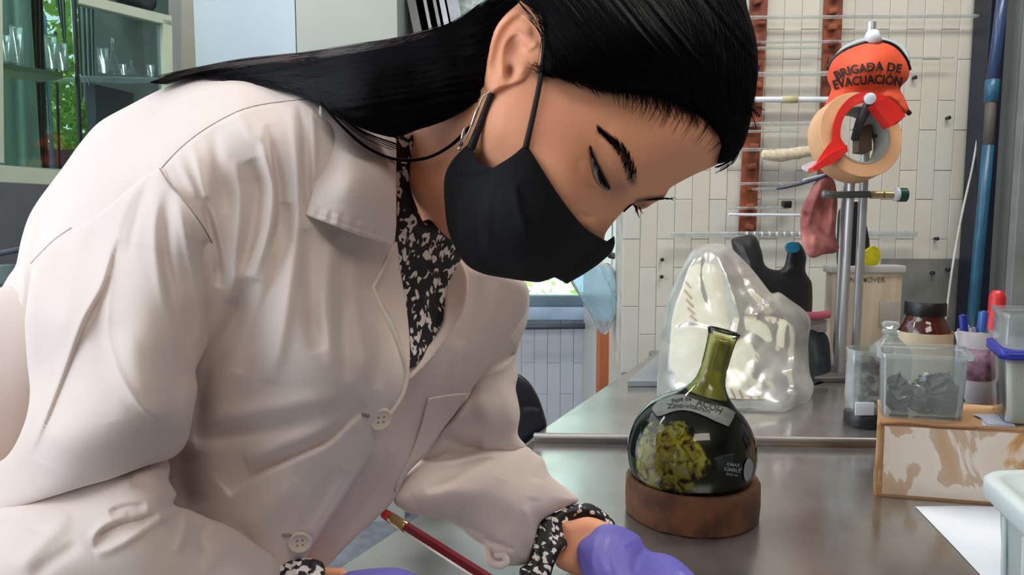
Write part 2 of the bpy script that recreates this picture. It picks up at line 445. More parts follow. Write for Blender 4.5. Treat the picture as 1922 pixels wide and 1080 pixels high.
for px in (600, 830, 1040+70):
    a = PY(px, 500, WY2); v, f = boxpts((a[0]-.02, WY2, zof(556, WY2)), (a[0]+.02, WY2+.06, 2.35), .003); mk('window_post', v, f, fm, wn_)
v, f = boxpts((xl, WY2+.03, zof(556, WY2)), (xr, WY2+.034, 2.35), 0); mk('window_pane', v, f, M['glass'], wn_, smooth=False)
# left walls: beige strip and dark recess
wallbox('wall_left', (-1.68, 3.35, 0), (-1.36, 3.5, 2.85), M['beigewall'])
# foliage outdoors
def leaves(name, c, r, n, sz, m, label, seed):
    g = np.random.default_rng(seed); V = []; Fc = []
    for i in range(n):
        p = c+np.clip(g.normal(size=3), -1.7, 1.7)*r; s = sz*g.uniform(.6, 1.5)
        a = g.normal(size=3); a /= np.linalg.norm(a); b = np.cross(a, g.normal(size=3)); b /= np.linalg.norm(b); k = len(V)
        V += [p-a*s, p+b*s*.45, p+a*s, p-b*s*.45]; Fc.append((k, k+1, k+2, k+3))
    return mk(name, V, Fc, m, smooth=False, label=label, cat='tree', kind='stuff')
M['leaf'] = mat('sunlit_leaf', (176, 206, 92), .5, c2=(84, 130, 56), scale=9, lo=.4, hi=.6)
t_ = M['leaf'].node_tree; tl_ = t_.nodes.new('ShaderNodeBsdfTranslucent'); tl_.inputs[0].default_value = lin((176, 206, 110)); mx_ = t_.nodes.new('ShaderNodeMixShader'); mx_.inputs[0].default_value = .6
t_.links.new(t_.nodes['Principled BSDF'].outputs[0], mx_.inputs[1]); t_.links.new(tl_.outputs[0], mx_.inputs[2]); t_.links.new(mx_.outputs[0], t_.nodes['Material Output'].inputs[0])
leaves('tree_foliage', np.array([.1, 5.0, 1.6]), np.array([1.0, .4, .8]), 2600, .035, M['leaf'], 'bright green tree outside the far window behind the face mask', 3)
# ------------------------------------------------------------------ work tables
lab = thing('work_table', (.6, .8, 0), 'near steel topped work table under the flask', 'table')
zt = TZ; z2 = TZ+.010
def plane_pts(pts, z): return [PT(a, b, z) for a, b in pts]
A0 = PT(619, 1080); A1 = PT(1000, 829); dA = (A1-A0)
near = [A0-dA*1.15, A1, PT(1922, 862)+np.array([.6, .02, 0]), np.array([1.9, .1, zt])]
near[0][2] = zt
v, f = prism([p for p in near], (0, 0, -.03)); mk('table_top', v, f, M['steel_top'], lab, smooth=False)
for (x, y) in ((-.18, .42), (.12, 1.05), (1.3, .3), (1.3, 1.0)):
    v, f = rbox(.05, .05, TZ-.03, .004, MX((x, y, 0))); mk('leg', v, f, M['greywall'], lab)
far_t = thing('work_table', (.8, 1.6, 0), 'far steel topped work table with a raised front lip, under the plastic bag', 'table')
B0 = PT(1003, 818, z2); B1 = PT(1168, 705, z2)
dB = B1-B0; tt_ = (WY-.012-B0[1])/dB[1]; B2 = B0+dB*tt_
B3 = PT(1922, 850, z2)+np.array([.6, .02, 0])
v, f = prism([B0, B2, (1.38, WY-.012, z2), (1.38, 2.05, z2), (1.9, 2.04, z2), B3], (0, 0, -.035)); mk('table_top', v, f, M['steel_top'], far_t, smooth=False)
ed = [B0+np.array([0, -.004, .001]), B3+np.array([0, -.004, .001])]
v, f = sweep([ed[0], ed[1]], .005, 8, smooth=False); mk('table_edge', v, f, mat('bright_edge', (150, 145, 140), .4, .6), far_t)
for (x, y) in ((.3, 1.45), (.42, 2.1), (1.3, 1.4), (1.3, 2.1)):
    v, f = rbox(.05, .05, TZ-.025, .004, MX((x, y, 0))); mk('leg', v, f, M['greywall'], far_t)
# plate on the far table by the wall
pl_ = [PT(1178, 716, z2+.012), PT(1300, 716, z2+.012), PT(1320, 668, z2+.012), PT(1236, 664, z2+.012)]
v, f = prism(pl_, (0, 0, -.011)); mk('metal_plate', v, f, mat('pale_steel', (160, 170, 178), .35, .5), smooth=False, label='pale grey metal plate lying on the far table left of the plastic bag', cat='plate')

# ------------------------------------------------------------------ cork ring and flask
RY = .897; rc = PY(1297, 980, RY); RX = rc[0]
M['cork'] = mat('cork', (108, 68, 40), .85, c2=(70, 44, 27), scale=22, bump=.8, bscale=90, lo=.4, hi=.62)
v, f = lathe([(.052, 0), (.078, 0), (.0805, .002), (.0815, .02), (.081, .043), (.078, .047), (.0665, .047), (.06, .035)], 80, MX((RX, RY, TZ)), closed=True)
v = np.asarray(v); nz_ = rng.normal(size=len(v))*.0004; v[:, 0] += nz_; v[:, 1] += nz_
mk('cork_ring', v, f, M['cork'], label='round brown cork ring on the near table holding the flask', cat='ring', auto=50)
SC = .881/F; TILT = math.radians(13.5)
fc = PY(1297, 850, RY)
FM = MX(fc, 0, TILT, 0)
fl = thing('round_bottom_flask', (fc[0], fc[1], TZ+.01), 'dark green stained round flask tilted on the cork ring', 'flask')
R_ = 124.5
prof = []
for k in range(0, 33):
    a = -PI/2+k/32*(PI*.84); prof.append((R_*math.cos(a), R_*math.sin(a)))
prof += [(52, 116), (42, 125), (34, 136), (29, 147), (26.5, 158), (25.5, 168), (24.6, 170), (24.6, 176), (25.2, 180), (25.4, 200), (26.4, 222), (28, 238), (30.5, 244), (31.5, 247), (30.5, 250), (27, 250)]
prof = np.array(prof); pr = prof*SC
inn = prof.copy(); 
t = NT('flask_glass'); 
# glass shell
M['flask_glass'] = glassy('flask_glass_green', (236, 240, 214), .02, ior=1.45)
v, f = lathe([(max(a, 1e-5), b) for a, b in pr], 96, FM); mk('flask_body', v, f, M['flask_glass'], fl)
# stained dark content with clear yellow green patches
t = NT('dark_residue'); b = t.b; b.inputs['Roughness'].default_value = .3; b.inputs['Specular IOR Level'].default_value = .2
tc = t.n('ShaderNodeTexCoord'); sep = t.n('ShaderNodeSeparateXYZ'); t.l(tc.outputs['Object'], sep.inputs[0])
nz = t.n('ShaderNodeTexNoise'); nz.inputs['Scale'].default_value = 30; nz.inputs['Detail'].default_value = 8; nz.inputs['Roughness'].default_value = .62; t.l(tc.outputs['Object'], nz.inputs[0])
nz2 = t.n('ShaderNodeTexNoise'); nz2.inputs['Scale'].default_value = 75; nz2.inputs['Detail'].default_value = 6; nz2.inputs['Distortion'].default_value = 1.2; t.l(tc.outputs['Object'], nz2.inputs[0])
# patch centre (lower left front) in object space: distance field
def vmath(op, a, bb=None):
    n_ = t.n('ShaderNodeVectorMath', operation=op); t.l(a, n_.inputs[0])
    if bb is not None: n_.inputs[1].default_value = bb
    return n_
def patch(px, py, rad):
    c_ = PY(px, py, RY-.055)-np.array([fc[0], fc[1], TZ+.01])
    n_ = t.n('ShaderNodeVectorMath', operation='DISTANCE'); t.l(tc.outputs['Object'], n_.inputs[0]); n_.inputs[1].default_value = c_
    m_ = t.n('ShaderNodeMath', operation='DIVIDE'); t.l(n_.outputs['Value'], m_.inputs[0]); m_.inputs[1].default_value = rad
    return m_.outputs[0]
p1 = patch(1208, 832, .040); p2 = patch(1262, 862, .040); p3 = patch(1222, 893, .034)
mn = t.n('ShaderNodeMath', operation='MINIMUM'); t.l(p1, mn.inputs[0]); t.l(p2, mn.inputs[1])
mn2 = t.n('ShaderNodeMath', operation='MINIMUM'); t.l(mn.outputs[0], mn2.inputs[0]); t.l(p3, mn2.inputs[1])
ad = t.n('ShaderNodeMath', operation='MULTIPLY_ADD'); t.l(nz.outputs[0], ad.inputs[0]); ad.inputs[1].default_value = 1.5; t.l(mn2.outputs[0], ad.inputs[2])
rp = ramp(t, ad.outputs[0], [(.0, (1, 1, 1, 1)), (1.0, (1, 1, 1, 1))])
mr = t.n('ShaderNodeMapRange'); mr.inputs['From Min'].default_value = 1.60; mr.inputs['From Max'].default_value = 1.72; mr.inputs['To Min'].default_value = 1; mr.inputs['To Max'].default_value = 0; t.l(ad.outputs[0], mr.inputs[0])
pc = ramp(t, nz2.outputs[0], [(.36, lin((34, 26, 8))), (.42, lin((120, 96, 26))), (.5, lin((176, 166, 60))), (.57, lin((205, 202, 80))), (.68, lin((180, 188, 160)))])
dk = ramp(t, nz.outputs[0], [(.4, lin((5, 6, 7))), (.62, lin((8, 12, 11))), (.78, lin((30, 34, 18)))])
mx = t.n('ShaderNodeMix', data_type='RGBA'); t.l(mr.outputs[0], mx.inputs[0]); t.l(dk.outputs[0], mx.inputs[6]); t.l(pc.outputs[0], mx.inputs[7]); t.l(mx.outputs[2], b.inputs['Base Color'])
M['residue'] = t.m
pi_ = [(r*.975, z*.975) for r, z in prof[:33]]+[(50, 112), (41, 119), (20, 122), (1, 122)]
v, f = lathe([(max(a, .01)*SC, b_*SC) for a, b_ in pi_], 96, FM); mk('dark_residue', v, f, M['residue'], fl)
# olive inner wall of the neck
M['olive'] = mat('olive_film', (186, 188, 96), .3, c2=(140, 134, 50), scale=60, lo=.35, hi=.65, bump=.2, stretch=(1, 1, .35))
t = M['olive'].node_tree
v, f = lathe([(a*SC, b_*SC) for a, b_ in ((40, 121), (31.5, 136), (27, 147), (24.5, 158), (23.4, 170), (23, 180), (23.2, 200), (24.2, 222), (25.6, 236), (25, 236), (22, 200), (22, 150))], 64, FM); mk('olive_film', v, f, M['olive'], fl)
M['lip'] = glassy('rim_glass', (120, 126, 110), .05)
v, f = lathe([((29.5+2.2*math.cos(a))*SC, (248+2.4*math.sin(a))*SC) for a in np.linspace(0, 2*PI, 12)[:-1]], 64, FM, closed=True); mk('flask_lip', v, f, M['lip'], fl)
# label strip across the shoulder, conforming to the glass
def on_flask(px, py, lift=.0006):
    """point on the flask sphere under a pixel"""
    r = ray(px, py); rr = R_*SC+lift; oc = CAM-fc; a = r@r; b_ = 2*r@oc; c_ = oc@oc-rr*rr; di = b_*b_-4*a*c_
    if di < 0: di = 0
    return CAM+r*((-b_-math.sqrt(di))/(2*a))
ctr = [(1238, 762, 10), (1262, 754, 13), (1290, 752, 14), (1320, 762, 15), (1345, 774, 17), (1368, 788, 11)]
g1 = []; cl = spl([(1228, 775), (1245, 764), (1272, 756), (1300, 757), (1330, 767), (1354, 778), (1375, 788)], 6, False)
hw = np.interp(np.linspace(0, 1, len(cl)), [0, .04, .12, .5, .8, .97, 1], [5, 10, 14, 15.5, 16.5, 15, 7])
tg = np.gradient(cl, axis=0); tg /= np.linalg.norm(tg, axis=1)[:, None]; nm = np.stack([-tg[:, 1], tg[:, 0]], 1)
V = []; Fc = []; K = 7
for i in range(len(cl)):
    for k in range(K):
        q = cl[i]+nm[i]*hw[i]*(k/(K-1)*2-1); V.append(on_flask(q[0], q[1], .0010))
for i in range(len(cl)-1):
    for k in range(K-1): Fc.append((i*K+k, i*K+k+1, (i+1)*K+k+1, (i+1)*K+k))
V = np.array(V); nn = len(V); cen = fc
V2 = V-(V-cen)/np.linalg.norm(V-cen, axis=1)[:, None]*.0005
lb = mk('label_sticker', np.concatenate([V, V2]), Fc+[tuple(a+nn for a in q[::-1]) for q in Fc], mat('worn_label', (104, 110, 104), .5, c2=(78, 86, 80), scale=60), fl); lb['label'] = 'grey curved sticker with handwriting on the flask'
def arc_text(s, path, h, bold, m, parent, fn, wfit=None):
    tv, tf_ = text_mesh(s, bold); x0, x1 = tv[:, 0].min(), tv[:, 0].max()
    pl = spl(path, 12, False); seg = np.linalg.norm(np.diff(pl, axis=0), axis=1); cum = np.concatenate([[0], np.cumsum(seg)])
    tgn = np.gradient(pl, axis=0); tgn /= np.linalg.norm(tgn, axis=1)[:, None]; W = []
    for x, y, _ in tv:
        s_ = (x-x0)/(x1-x0)*cum[-1]; px = np.interp(s_, cum, pl[:, 0]); py = np.interp(s_, cum, pl[:, 1]); tx = np.interp(s_, cum, tgn[:, 0]); ty = np.interp(s_, cum, tgn[:, 1])
        W.append(fn(px+ty*y*h, py-tx*y*h))
    return mk('lettering', W, tf_, m, parent, smooth=False)
M['ink'] = mat('black_ink', (12, 12, 14), .6)
M['wink'] = mat('white_print', (130, 138, 146), .5)
fn = lambda x, y: on_flask(x, y, .0014)
arc_text('Fase de', [(1262, 757), (1280, 752), (1298, 752)], 11, .02, M['ink'], fl, fn)
arc_text('ACOH', [(1306, 760), (1330, 767), (1352, 778)], 17, .03, M['ink'], fl, fn)
arc_text('Zinc-vitamin', [(1252, 767), (1280, 765), (1305, 768), (1332, 776)], 12, .02, M['ink'], fl, fn)
fn2 = lambda x, y: on_flask(x, y, .0012)
arc_text('KIMAX', [(1364, 874), (1376, 876), (1389, 877)], 9, .02, M['wink'], fl, fn2)
arc_text('KIMBLE', [(1359, 884), (1374, 886), (1390, 888)], 10, .02, M['wink'], fl, fn2)
arc_text('2000 mL', [(1362, 892), (1374, 894), (1386, 895)], 7, .02, M['wink'], fl, fn2)
spot = spl([(1407, 861), (1413, 870), (1413, 884), (1408, 898), (1400, 903), (1396, 890), (1398, 872), (1403, 862)], 4, True)
V = np.array([on_flask(x, y, .0012) for x, y in spot]); mk('marking_spot', V, [tuple(range(len(V)))], M['wink'], fl, smooth=False)

# ------------------------------------------------------------------ bag of foam packs
BD = 1.50
M['foam'] = mat('foam_pack', (234, 226, 206), .6, c2=(222, 210, 186), scale=12)
M['tan'] = mat('tan_stripe', (170, 120, 62), .6)
M['bag'] = glassy('bag_film', (240, 246, 244), .26, refl=.3, haze=.33, hazec=(252, 252, 250))
def packs(outline, ctrl, label, strokes):
    r = relief(outline, ctrl, step=5, edge=26, bulge=24, back=70)
    r.V[:, 2] = np.maximum(r.V[:, 2], z2+.003)
    o = mk('food_pack', r.V, r.F, M['foam'], label=label, cat='pack', group='packs inside the plastic bag')
    for a, b_ in strokes:
        pts = [P(x, y, r.depth(float(x), float(y))-.0007) for x, y in (a, ((a[0]+b_[0])/2, (a[1]+b_[1])/2), b_)]
        v, f = sweep(pts, .0020, 6); mk('printed_stripe', v, f, M['tan'], o)
    return o
packs([(1372, 600), (1395, 590), (1450, 595), (1485, 612), (1488, 700), (1478, 765), (1440, 771), (1370, 766), (1362, 700)], [(1420, 600, 1.525), (1370, 765, 1.46), (1480, 765, 1.46), (1420, 690, 1.478), (1490, 620, 1.515)], 'cream pack with tan stripes at right inside the plastic bag',
      [((1372, 730), (1380, 748)), ((1388, 733), (1397, 755)), ((1405, 737), (1416, 759)), ((1422, 741), (1432, 762)), ((1436, 742), (1446, 763)), ((1418, 666), (1430, 684)), ((1432, 664), (1444, 683)), ((1446, 664), (1456, 680)), ((1445, 600), (1450, 625))])
packs([(1270, 545), (1300, 500), (1345, 500), (1362, 560), (1366, 640), (1352, 757), (1262, 757), (1252, 650)], [(1300, 510, 1.575), (1260, 755, 1.49), (1350, 755, 1.485), (1300, 640, 1.51), (1255, 640, 1.535)], 'pale tall pack at left inside the plastic bag',
      [((1286, 528), (1296, 540)), ((1285, 545), (1298, 560)), ((1288, 562), (1301, 576)), ((1291, 578), (1304, 590)), ((1296, 592), (1307, 602))])
packs([(1372, 520), (1395, 510), (1430, 545), (1452, 575), (1440, 592), (1390, 588), (1370, 560)], [(1400, 520, 1.57), (1370, 585, 1.53), (1450, 585, 1.535), (1410, 560, 1.53)], 'small cream pack at top inside the plastic bag', [((1380, 555), (1388, 568)), ((1390, 560), (1397, 574)), ((1380, 572), (1390, 584))])
bago = [(1234, 750), (1237, 673), (1241, 627), (1250, 573), (1267, 530), (1287, 490), (1303, 467), (1333, 458), (1363, 460), (1380, 473), (1413, 507), (1447, 550), (1463, 549), (1483, 563), (1510, 583), (1522, 603), (1517, 647), (1520, 700), (1528, 728), (1518, 752), (1500, 762), (1480, 774), (1453, 778), (1400, 775), (1333, 770), (1270, 766)]
bf = [('g', [(1303, 475), (1285, 530), (1262, 600), (1255, 700)], 9, 10), ('g', [(1340, 470), (1370, 540), (1385, 600), (1370, 650)], 8, 12), ('s', [(1363, 468), (1400, 540), (1440, 590)], 20, -14, 1),
      ('g', [(1400, 540), (1430, 560), (1465, 600)], 10, 14), ('g', [(1410, 600), (1440, 575), (1450, 560)], 7, 10), ('g', [(1480, 580), (1495, 640), (1490, 700), (1500, 750)], 8, 10), ('g', [(1507, 600), (1503, 660), (1510, 720)], 6, -9),
      ('g', [(1460, 560), (1475, 600), (1470, 650)], 7, 8), ('g', [(1470, 700), (1500, 690), (1518, 700)], 6, 7), ('g', [(1330, 465), (1322, 520), (1340, 590)], 8, -9), ('g', [(1260, 620), (1300, 615), (1340, 625)], 7, 7), ('g', [(1500, 610), (1512, 640)], 5, 7), ('g', [(1480, 730), (1505, 745)], 5, 6)]
def crumple(sc, amp, seed):
    g = np.random.default_rng(seed); k = g.normal(size=(14, 2))*sc; ph = g.uniform(0, 6.3, 14)
    def m(Q):
        o = np.zeros(len(Q))
        for a, b_ in zip(k, ph): o += np.abs(np.sin(Q@a+b_+1.5*np.sin(Q[:, 0]*a[1]*.7)))-.6
        return o*amp/4
    return m
r = relief(bago, [(1303, 467, 1.58), (1370, 465, 1.58), (1234, 750, 1.46), (1528, 730, 1.47), (1520, 600, 1.55), (1400, 775, 1.365), (1300, 768, 1.385), (1480, 774, 1.37), (1400, 600, 1.50)], step=4, edge=36, bulge=44, back=110, folds=bf, mod=crumple(.035, 6, 5))
r.V[:, 2] = np.maximum(r.V[:, 2], z2+.0006)
mk('plastic_bag', r.V, r.F, M['bag'], label='crumpled translucent white plastic bag standing on the far table', cat='bag')
# pink and blue print seen through the bag film
# ------------------------------------------------------------------ glass tube rack on the wall
M['stripwood'] = mat('stained_strip_wood', (140, 72, 44), .7, c2=(96, 46, 30), scale=26, stretch=(1, 1, .5), bump=.3)
rk = thing('tube_rack', PY(1500, 430, WY-.01), 'brown notched wooden strips on the tiled wall carrying glass tubes', 'rack')
def strip(pt, pb, w_):
    a = PY(pt[0], pt[1], WY-.012); b_ = PY(pb[0], pb[1], WY-.012); hw_ = w_/2
    v, f = prism([a+[-hw_, 0, 0], a+[hw_, 0, 0], b_+[hw_, 0, 0], b_+[-hw_, 0, 0]], (0, .010, 0)); mk('wooden_strip', v, f, M['stripwood'], rk, smooth=False)
    # pegs between the tubes
    for t in np.linspace(.02, .98, 13 if pb[1] > 300 else 9):
        c = a+(b_-a)*t; v, f = rbox(.024, .022, .016, .003, MX(c+np.array([rng.uniform(-.006, .006), -.010, 0]), 0, rng.uniform(-.3, .3), 0)); mk('peg', v, f, M['stripwood'], rk)
strip((1427, -40), (1403, 440), .050); strip((1567, -40), (1553, 330), .052)
M['whitetube'] = mat('white_rod', (215, 222, 232), .25)
M['yarn'] = mat('cream_yarn', (212, 200, 178), .95, c2=(190, 176, 150), scale=90, bump=.6)
tubes_ = [(33, 30, 1380, 1862, 5, 'g'), (80, 77, 1380, 1640, 4, 'g'), (91, 89, 1380, 1540, 4, 'g'), (140, 138, 1380, 1560, 7, 'g'), (187, 187, 1380, 1558, 8.5, 'w'), (234, 232, 1380, 1545, 7, 'g'), (247, 246, 1385, 1500, 4, 'g'), (281, 281, 1360, 1480, 5, 'g'), (345, 343, 1390, 1550, 4, 'g'), (355, 354, 1412, 1480, 4, 'g'), (391, 390, 1367, 1480, 4, 'g'), (403, 404, 1368, 1502, 4.5, 'w'), (440, 439, 1260, 1720, 8, 'g'), (110, 108, 1600, 1790, 3, 'g')]
names = {33: 'long thin glass tube at the very top of the wall rack', 80: 'thin glass tube second from the top of the wall rack', 91: 'short thin glass tube right under the second tube', 140: 'glass tube with bright highlight above the thick white rod', 187: 'thick white rod with a tape band on the wall rack', 234: 'glass tube just under the thick white rod', 247: 'short thin glass tube above the cream wrapped roll', 281: 'glass tube holding the cream wrapped roll', 345: 'thin glass tube above the blue grey spatula', 355: 'short glass tube beside the blue grey spatula', 391: 'thin glass tube above the narrow white rod', 403: 'narrow white rod low on the wall rack', 440: 'lowest glass tube, thick and graduated, above the plastic bag', 110: 'faint thin glass tube right of the orange armband'}
for y0, y1, xa, xb, th, k in tubes_:
    a = PY(xa, y0, WY-.035); b_ = PY(xb, y1, WY-.035); r_ = th*WY/F*.62
    v, f = sweep([a, b_], r_, 12, smooth=False)
    o = mk('glass_tube', v, f, M['whitetube'] if k == 'w' else M['tube_glass'], label=names[y0], cat='tube', group='tubes on the wall rack', auto=60)
    if y0 == 187:
        c0 = PY(1467, 187, WY-.035); c1 = PY(1496, 187, WY-.035); v, f = sweep([c0, c1], r_*1.25, 16, smooth=False); mk('tape_band', v, f, mat('yellowed_tape', (190, 182, 140), .5), o)
    if y0 == 440:
        for px in range(1400, 1560, 14):
            c0 = PY(px, 440, WY-.035); v, f = sweep([c0, c0+[.004, 0, 0]], r_*1.08, 12, smooth=False); mk('graduation_ring', v, f, M['whitetube'], o)
v, f = sweep([PY(1432, 290, WY-.05), PY(1460, 292, WY-.05), PY(1500, 287, WY-.05), PY(1540, 280, WY-.05)], [.013, .018, .017, .013], 20)
v = v+rng.normal(size=v.shape)*.0008
mk('cream_roll', v, f, M['yarn'], label='fluffy cream wrapped roll on the wall rack left of the tape', cat='roll')
v, f = rbox(.026, .02, .022, .003, MX(PY(1476, 391, WY-.03))); mk('dark_hook', v, f, M['black'], label='small dark square hook on the tiles below the spatula', cat='hook')
for k, (px, py) in enumerate(((1776, 222), (1754, 448), (1746, 512), (1775, 506), (1241, 487), (1240, 519), (1713, 147))):
    v, f = sweep([PY(px, py, WY), PY(px, py, WY)+[0, -.016, 0]], [.004, .006], 8, smooth=False)
    mk('wall_peg', v, f, M['black'], label=['small black peg on tiles right of the orange armband', 'black peg above the grey wall band', 'black peg at the left on the grey wall band', 'black peg at the right on the grey wall band', 'upper black peg on tiles beside the plastic bag', 'lower black peg on tiles beside the plastic bag', 'dark peg touching the armband right edge'][k], cat='peg')
# cable and pipe
v, f = sweep([PY(1873, -30, WY-.06), PY(1862, 60, WY-.06), PY(1846, 180, WY-.06), PY(1828, 300, WY-.06), PY(1806, 400, WY-.06), PY(1788, 500, WY-.06), PY(1775, 600, WY-.06)], .0032, 8)
mk('white_cable', v, f, mat('white_cable', (200, 202, 196), .5), label='thin white cable hanging down the wall left of the blue pipe', cat='cable')
pp = thing('blue_pipe', PY(1840, 640, 2.12), 'blue painted vertical pipe with brown worn stretches at right', 'pipe')
M['bluepipe'] = mat('blue_pipe_paint', (34, 92, 120), .35, c2=(26, 70, 100), scale=14)
v, f = sweep([PY(1886, -40, 2.12), PY(1862, 155, 2.12)], .0145, 16, smooth=False); mk('pipe_section', v, f, mat('navy_pipe_paint', (44, 66, 104), .3), pp)
v, f = sweep([PY(1863, 150, 2.12), PY(1860, 190, 2.12)], .018, 16, smooth=False); mk('pipe_joint', v, f, M['bluepipe'], pp)
v, f = sweep([PY(1860, 188, 2.12), PY(1855, 275, 2.12)], .0142, 16, smooth=False); mk('pipe_section', v, f, mat('brown_pipe', (80, 76, 70), .6), pp)
v, f = sweep([PY(1855, 273, 2.12), PY(1822, 640, 2.12)], .0150, 16, smooth=False); mk('pipe_section', v, f, M['bluepipe'], pp)

# ------------------------------------------------------------------ lab stand
SD = 1.66
def on_table(px, d, z=None): return None
st = thing('lab_stand', PT(1590, 735, z2), 'tall steel lab stand with three rods in front of the tiled wall', 'stand')
def rod(name, x0, y0, x1, y1, r_, Y, m=None, par=st):
    v, f = sweep([PY(x0, y0, Y), PY(x1, y1, Y)], r_, 14, smooth=False); return mk(name, v, f, m or M['steel'], par, auto=60)
rod('rod', 1636, 42, 1603, 712, .0095, SD); rod('rod', 1598, 320, 1576, 716, .0088, SD-.05); rod('rod', 1586, 335, 1564, 722, .006, SD+.03)
v, f = boxpts([PT(1545, 735, z2)[0], SD-.10, z2], [PT(1640, 735, z2)[0], SD+.07, z2+.012], .003); mk('base_plate', v, f, mat('grey_cast_base', (96, 94, 92), .5, .3), st)
v, f = lathe([(.0, 0), (.017, 0), (.017, .026), (.012, .030), (0, .030)], 24, MX(PY(1565, 737, SD-.06)-[0, 0, 0])); mk('rusty_collar', v, f, mat('rusty_collar', (120, 66, 36), .6, .3, c2=(80, 46, 30), scale=50), st)
v, f = sweep([PY(1638, 58, SD), PY(1637, 78, SD)], [.012, .020], 20, smooth=False); mk('rod_collar', v, f, M['whitetube'], st)
# boss head and cross clamp with green knob
cl_ = thing('cross_clamp', PY(1600, 365, SD-.03), 'horizontal clamp with brass screw and dark green knob on the stand', 'clamp')
v, f = sweep([PY(1545, 365, SD-.06), PY(1560, 366, SD-.06), PY(1632, 365, SD-.06)], [.010, .0075, .0075], 12, smooth=False); mk('arm', v, f, mat('grey_clamp', (110, 116, 116), .4, .5), cl_)
M['brass'] = mat('brass_screw', (214, 196, 150), .3, .8)
v, f = sweep([PY(1634, 366, SD-.05), PY(1655, 366, SD-.05)], .0085, 14, smooth=False); mk('screw', v, f, M['brass'], cl_, auto=50)
v, f = sweep([PY(1659, 366, SD-.05), PY(1682, 366, SD-.05)], .0080, 14, smooth=False); mk('screw', v, f, M['brass'], cl_, auto=50)
v, f = sweep([PY(1679, 365, SD-.05), PY(1685, 365, SD-.05)], .0150, 14, smooth=False); mk('washer', v, f, M['whitetube'], cl_, auto=50)
v, f = sweep([PY(1686, 366, SD-.05), PY(1700, 366, SD-.05)], .0155, 10, smooth=False); mk('knob', v, f, mat('dark_green_knob', (16, 66, 54), .35), cl_, auto=50)
# dark clamp in the tape hole
hd = thing('rod_holder', PY(1626, 285, SD-.02), 'brown grey holder on the rod seen through the tape roll', 'holder')
v, f = pxprism([(1612, 236), (1637, 234), (1637, 282), (1630, 286), (1612, 284)], 1.60, .03, False); mk('body', v, f, mat('brown_holder', (96, 82, 66), .6), hd, smooth=False)
v, f = sweep([P(1631, 196, 1.56), P(1616, 225, 1.57), P(1604, 262, 1.60)], [.011, .010, .008], 10); mk('arm', v, f, mat('dark_arm', (60, 56, 64), .5), hd)
v, f = sweep([P(1637, 255, 1.60), P(1651, 255, 1.60)], .003, 8, smooth=False); mk('pin', v, f, M['black'], hd)
# ------------------------------------------------------------------ armband
M['orange'] = mat('orange_cloth', (224, 84, 44), .75, c2=(206, 70, 38), scale=14, bump=.15, bscale=300)
bo = [(1554, 128), (1562, 112), (1583, 95), (1617, 81), (1651, 77), (1679, 86), (1699, 108), (1707, 132), (1703, 150), (1690, 166), (1698, 184), (1706, 206), (1698, 214), (1640, 190), (1600, 190), (1560, 214), (1540, 214), (1548, 198), (1560, 168), (1553, 150)]
r = relief(bo, [(1554, 128, 1.66), (1707, 132, 1.66), (1630, 82, 1.62), (1560, 166, 1.65), (1690, 166, 1.65), (1540, 214, 1.65), (1706, 208, 1.65), (1630, 165, 1.615), (1630, 130, 1.59), (1625, 195, 1.60)], step=2.5, edge=44, bulge=34, back=60, folds=[('g', [(1560, 165), (1620, 172), (1690, 166)], 9, -8), ('g', [(1690, 190), (1660, 176)], 6, 5)])
ab = mk('orange_armband', r.V, r.F, M['orange'], label='orange brigade armband with black lettering wrapped on the stand', cat='armband')
fa = lambda x, y: P(x, y, r.depth(float(x), float(y))-.0042)
def curve_text(s, path, h, bold, x0c, half):
    pass
M['ink2'] = mat('bold_black_print', (16, 12, 14), .7)
arc_text('BRIGADA DE', [(1570, 150), (1592, 141), (1620, 135.5), (1655, 132), (1691, 137)], 23, .028, M['ink2'], ab, fa)
arc_text('EVACUACIÓN', [(1566, 168), (1592, 162), (1620, 159), (1655, 157.5), (1692, 162)], 24, .028, M['ink2'], ab, fa)
def edge_tube(name, pts, rad, m, par, dep):
    v, f = sweep([P(x, y, dep(x, y)) for x, y in pts], rad, 8); return mk(name, v, f, m, par)
top = spl([(1554, 130), (1562, 113), (1583, 96), (1617, 82), (1651, 78), (1679, 87), (1699, 109), (1707, 130)], 5, False)
edge_tube('black_binding', [tuple(q) for q in top], .0045, M['black'], ab, lambda x, y: r.depth(float(x), float(y))-.001)
edge_tube('black_binding', [(1560, 204), (1546, 212), (1538, 222)], .004, M['black'], ab, lambda x, y: 1.648)
edge_tube('black_binding', [(1694, 196), (1702, 208), (1708, 214)], .0055, M['black'], ab, lambda x, y: 1.645)
v, f = sweep([P(1560, 122, 1.68), P(1590, 92, 1.70), P(1640, 78, 1.71), P(1690, 92, 1.70), P(1703, 118, 1.68)], [.006, .010, .011, .010, .006], 12); mk('grey_liner', v, f, mat('grey_liner', (150, 165, 168), .6), ab)
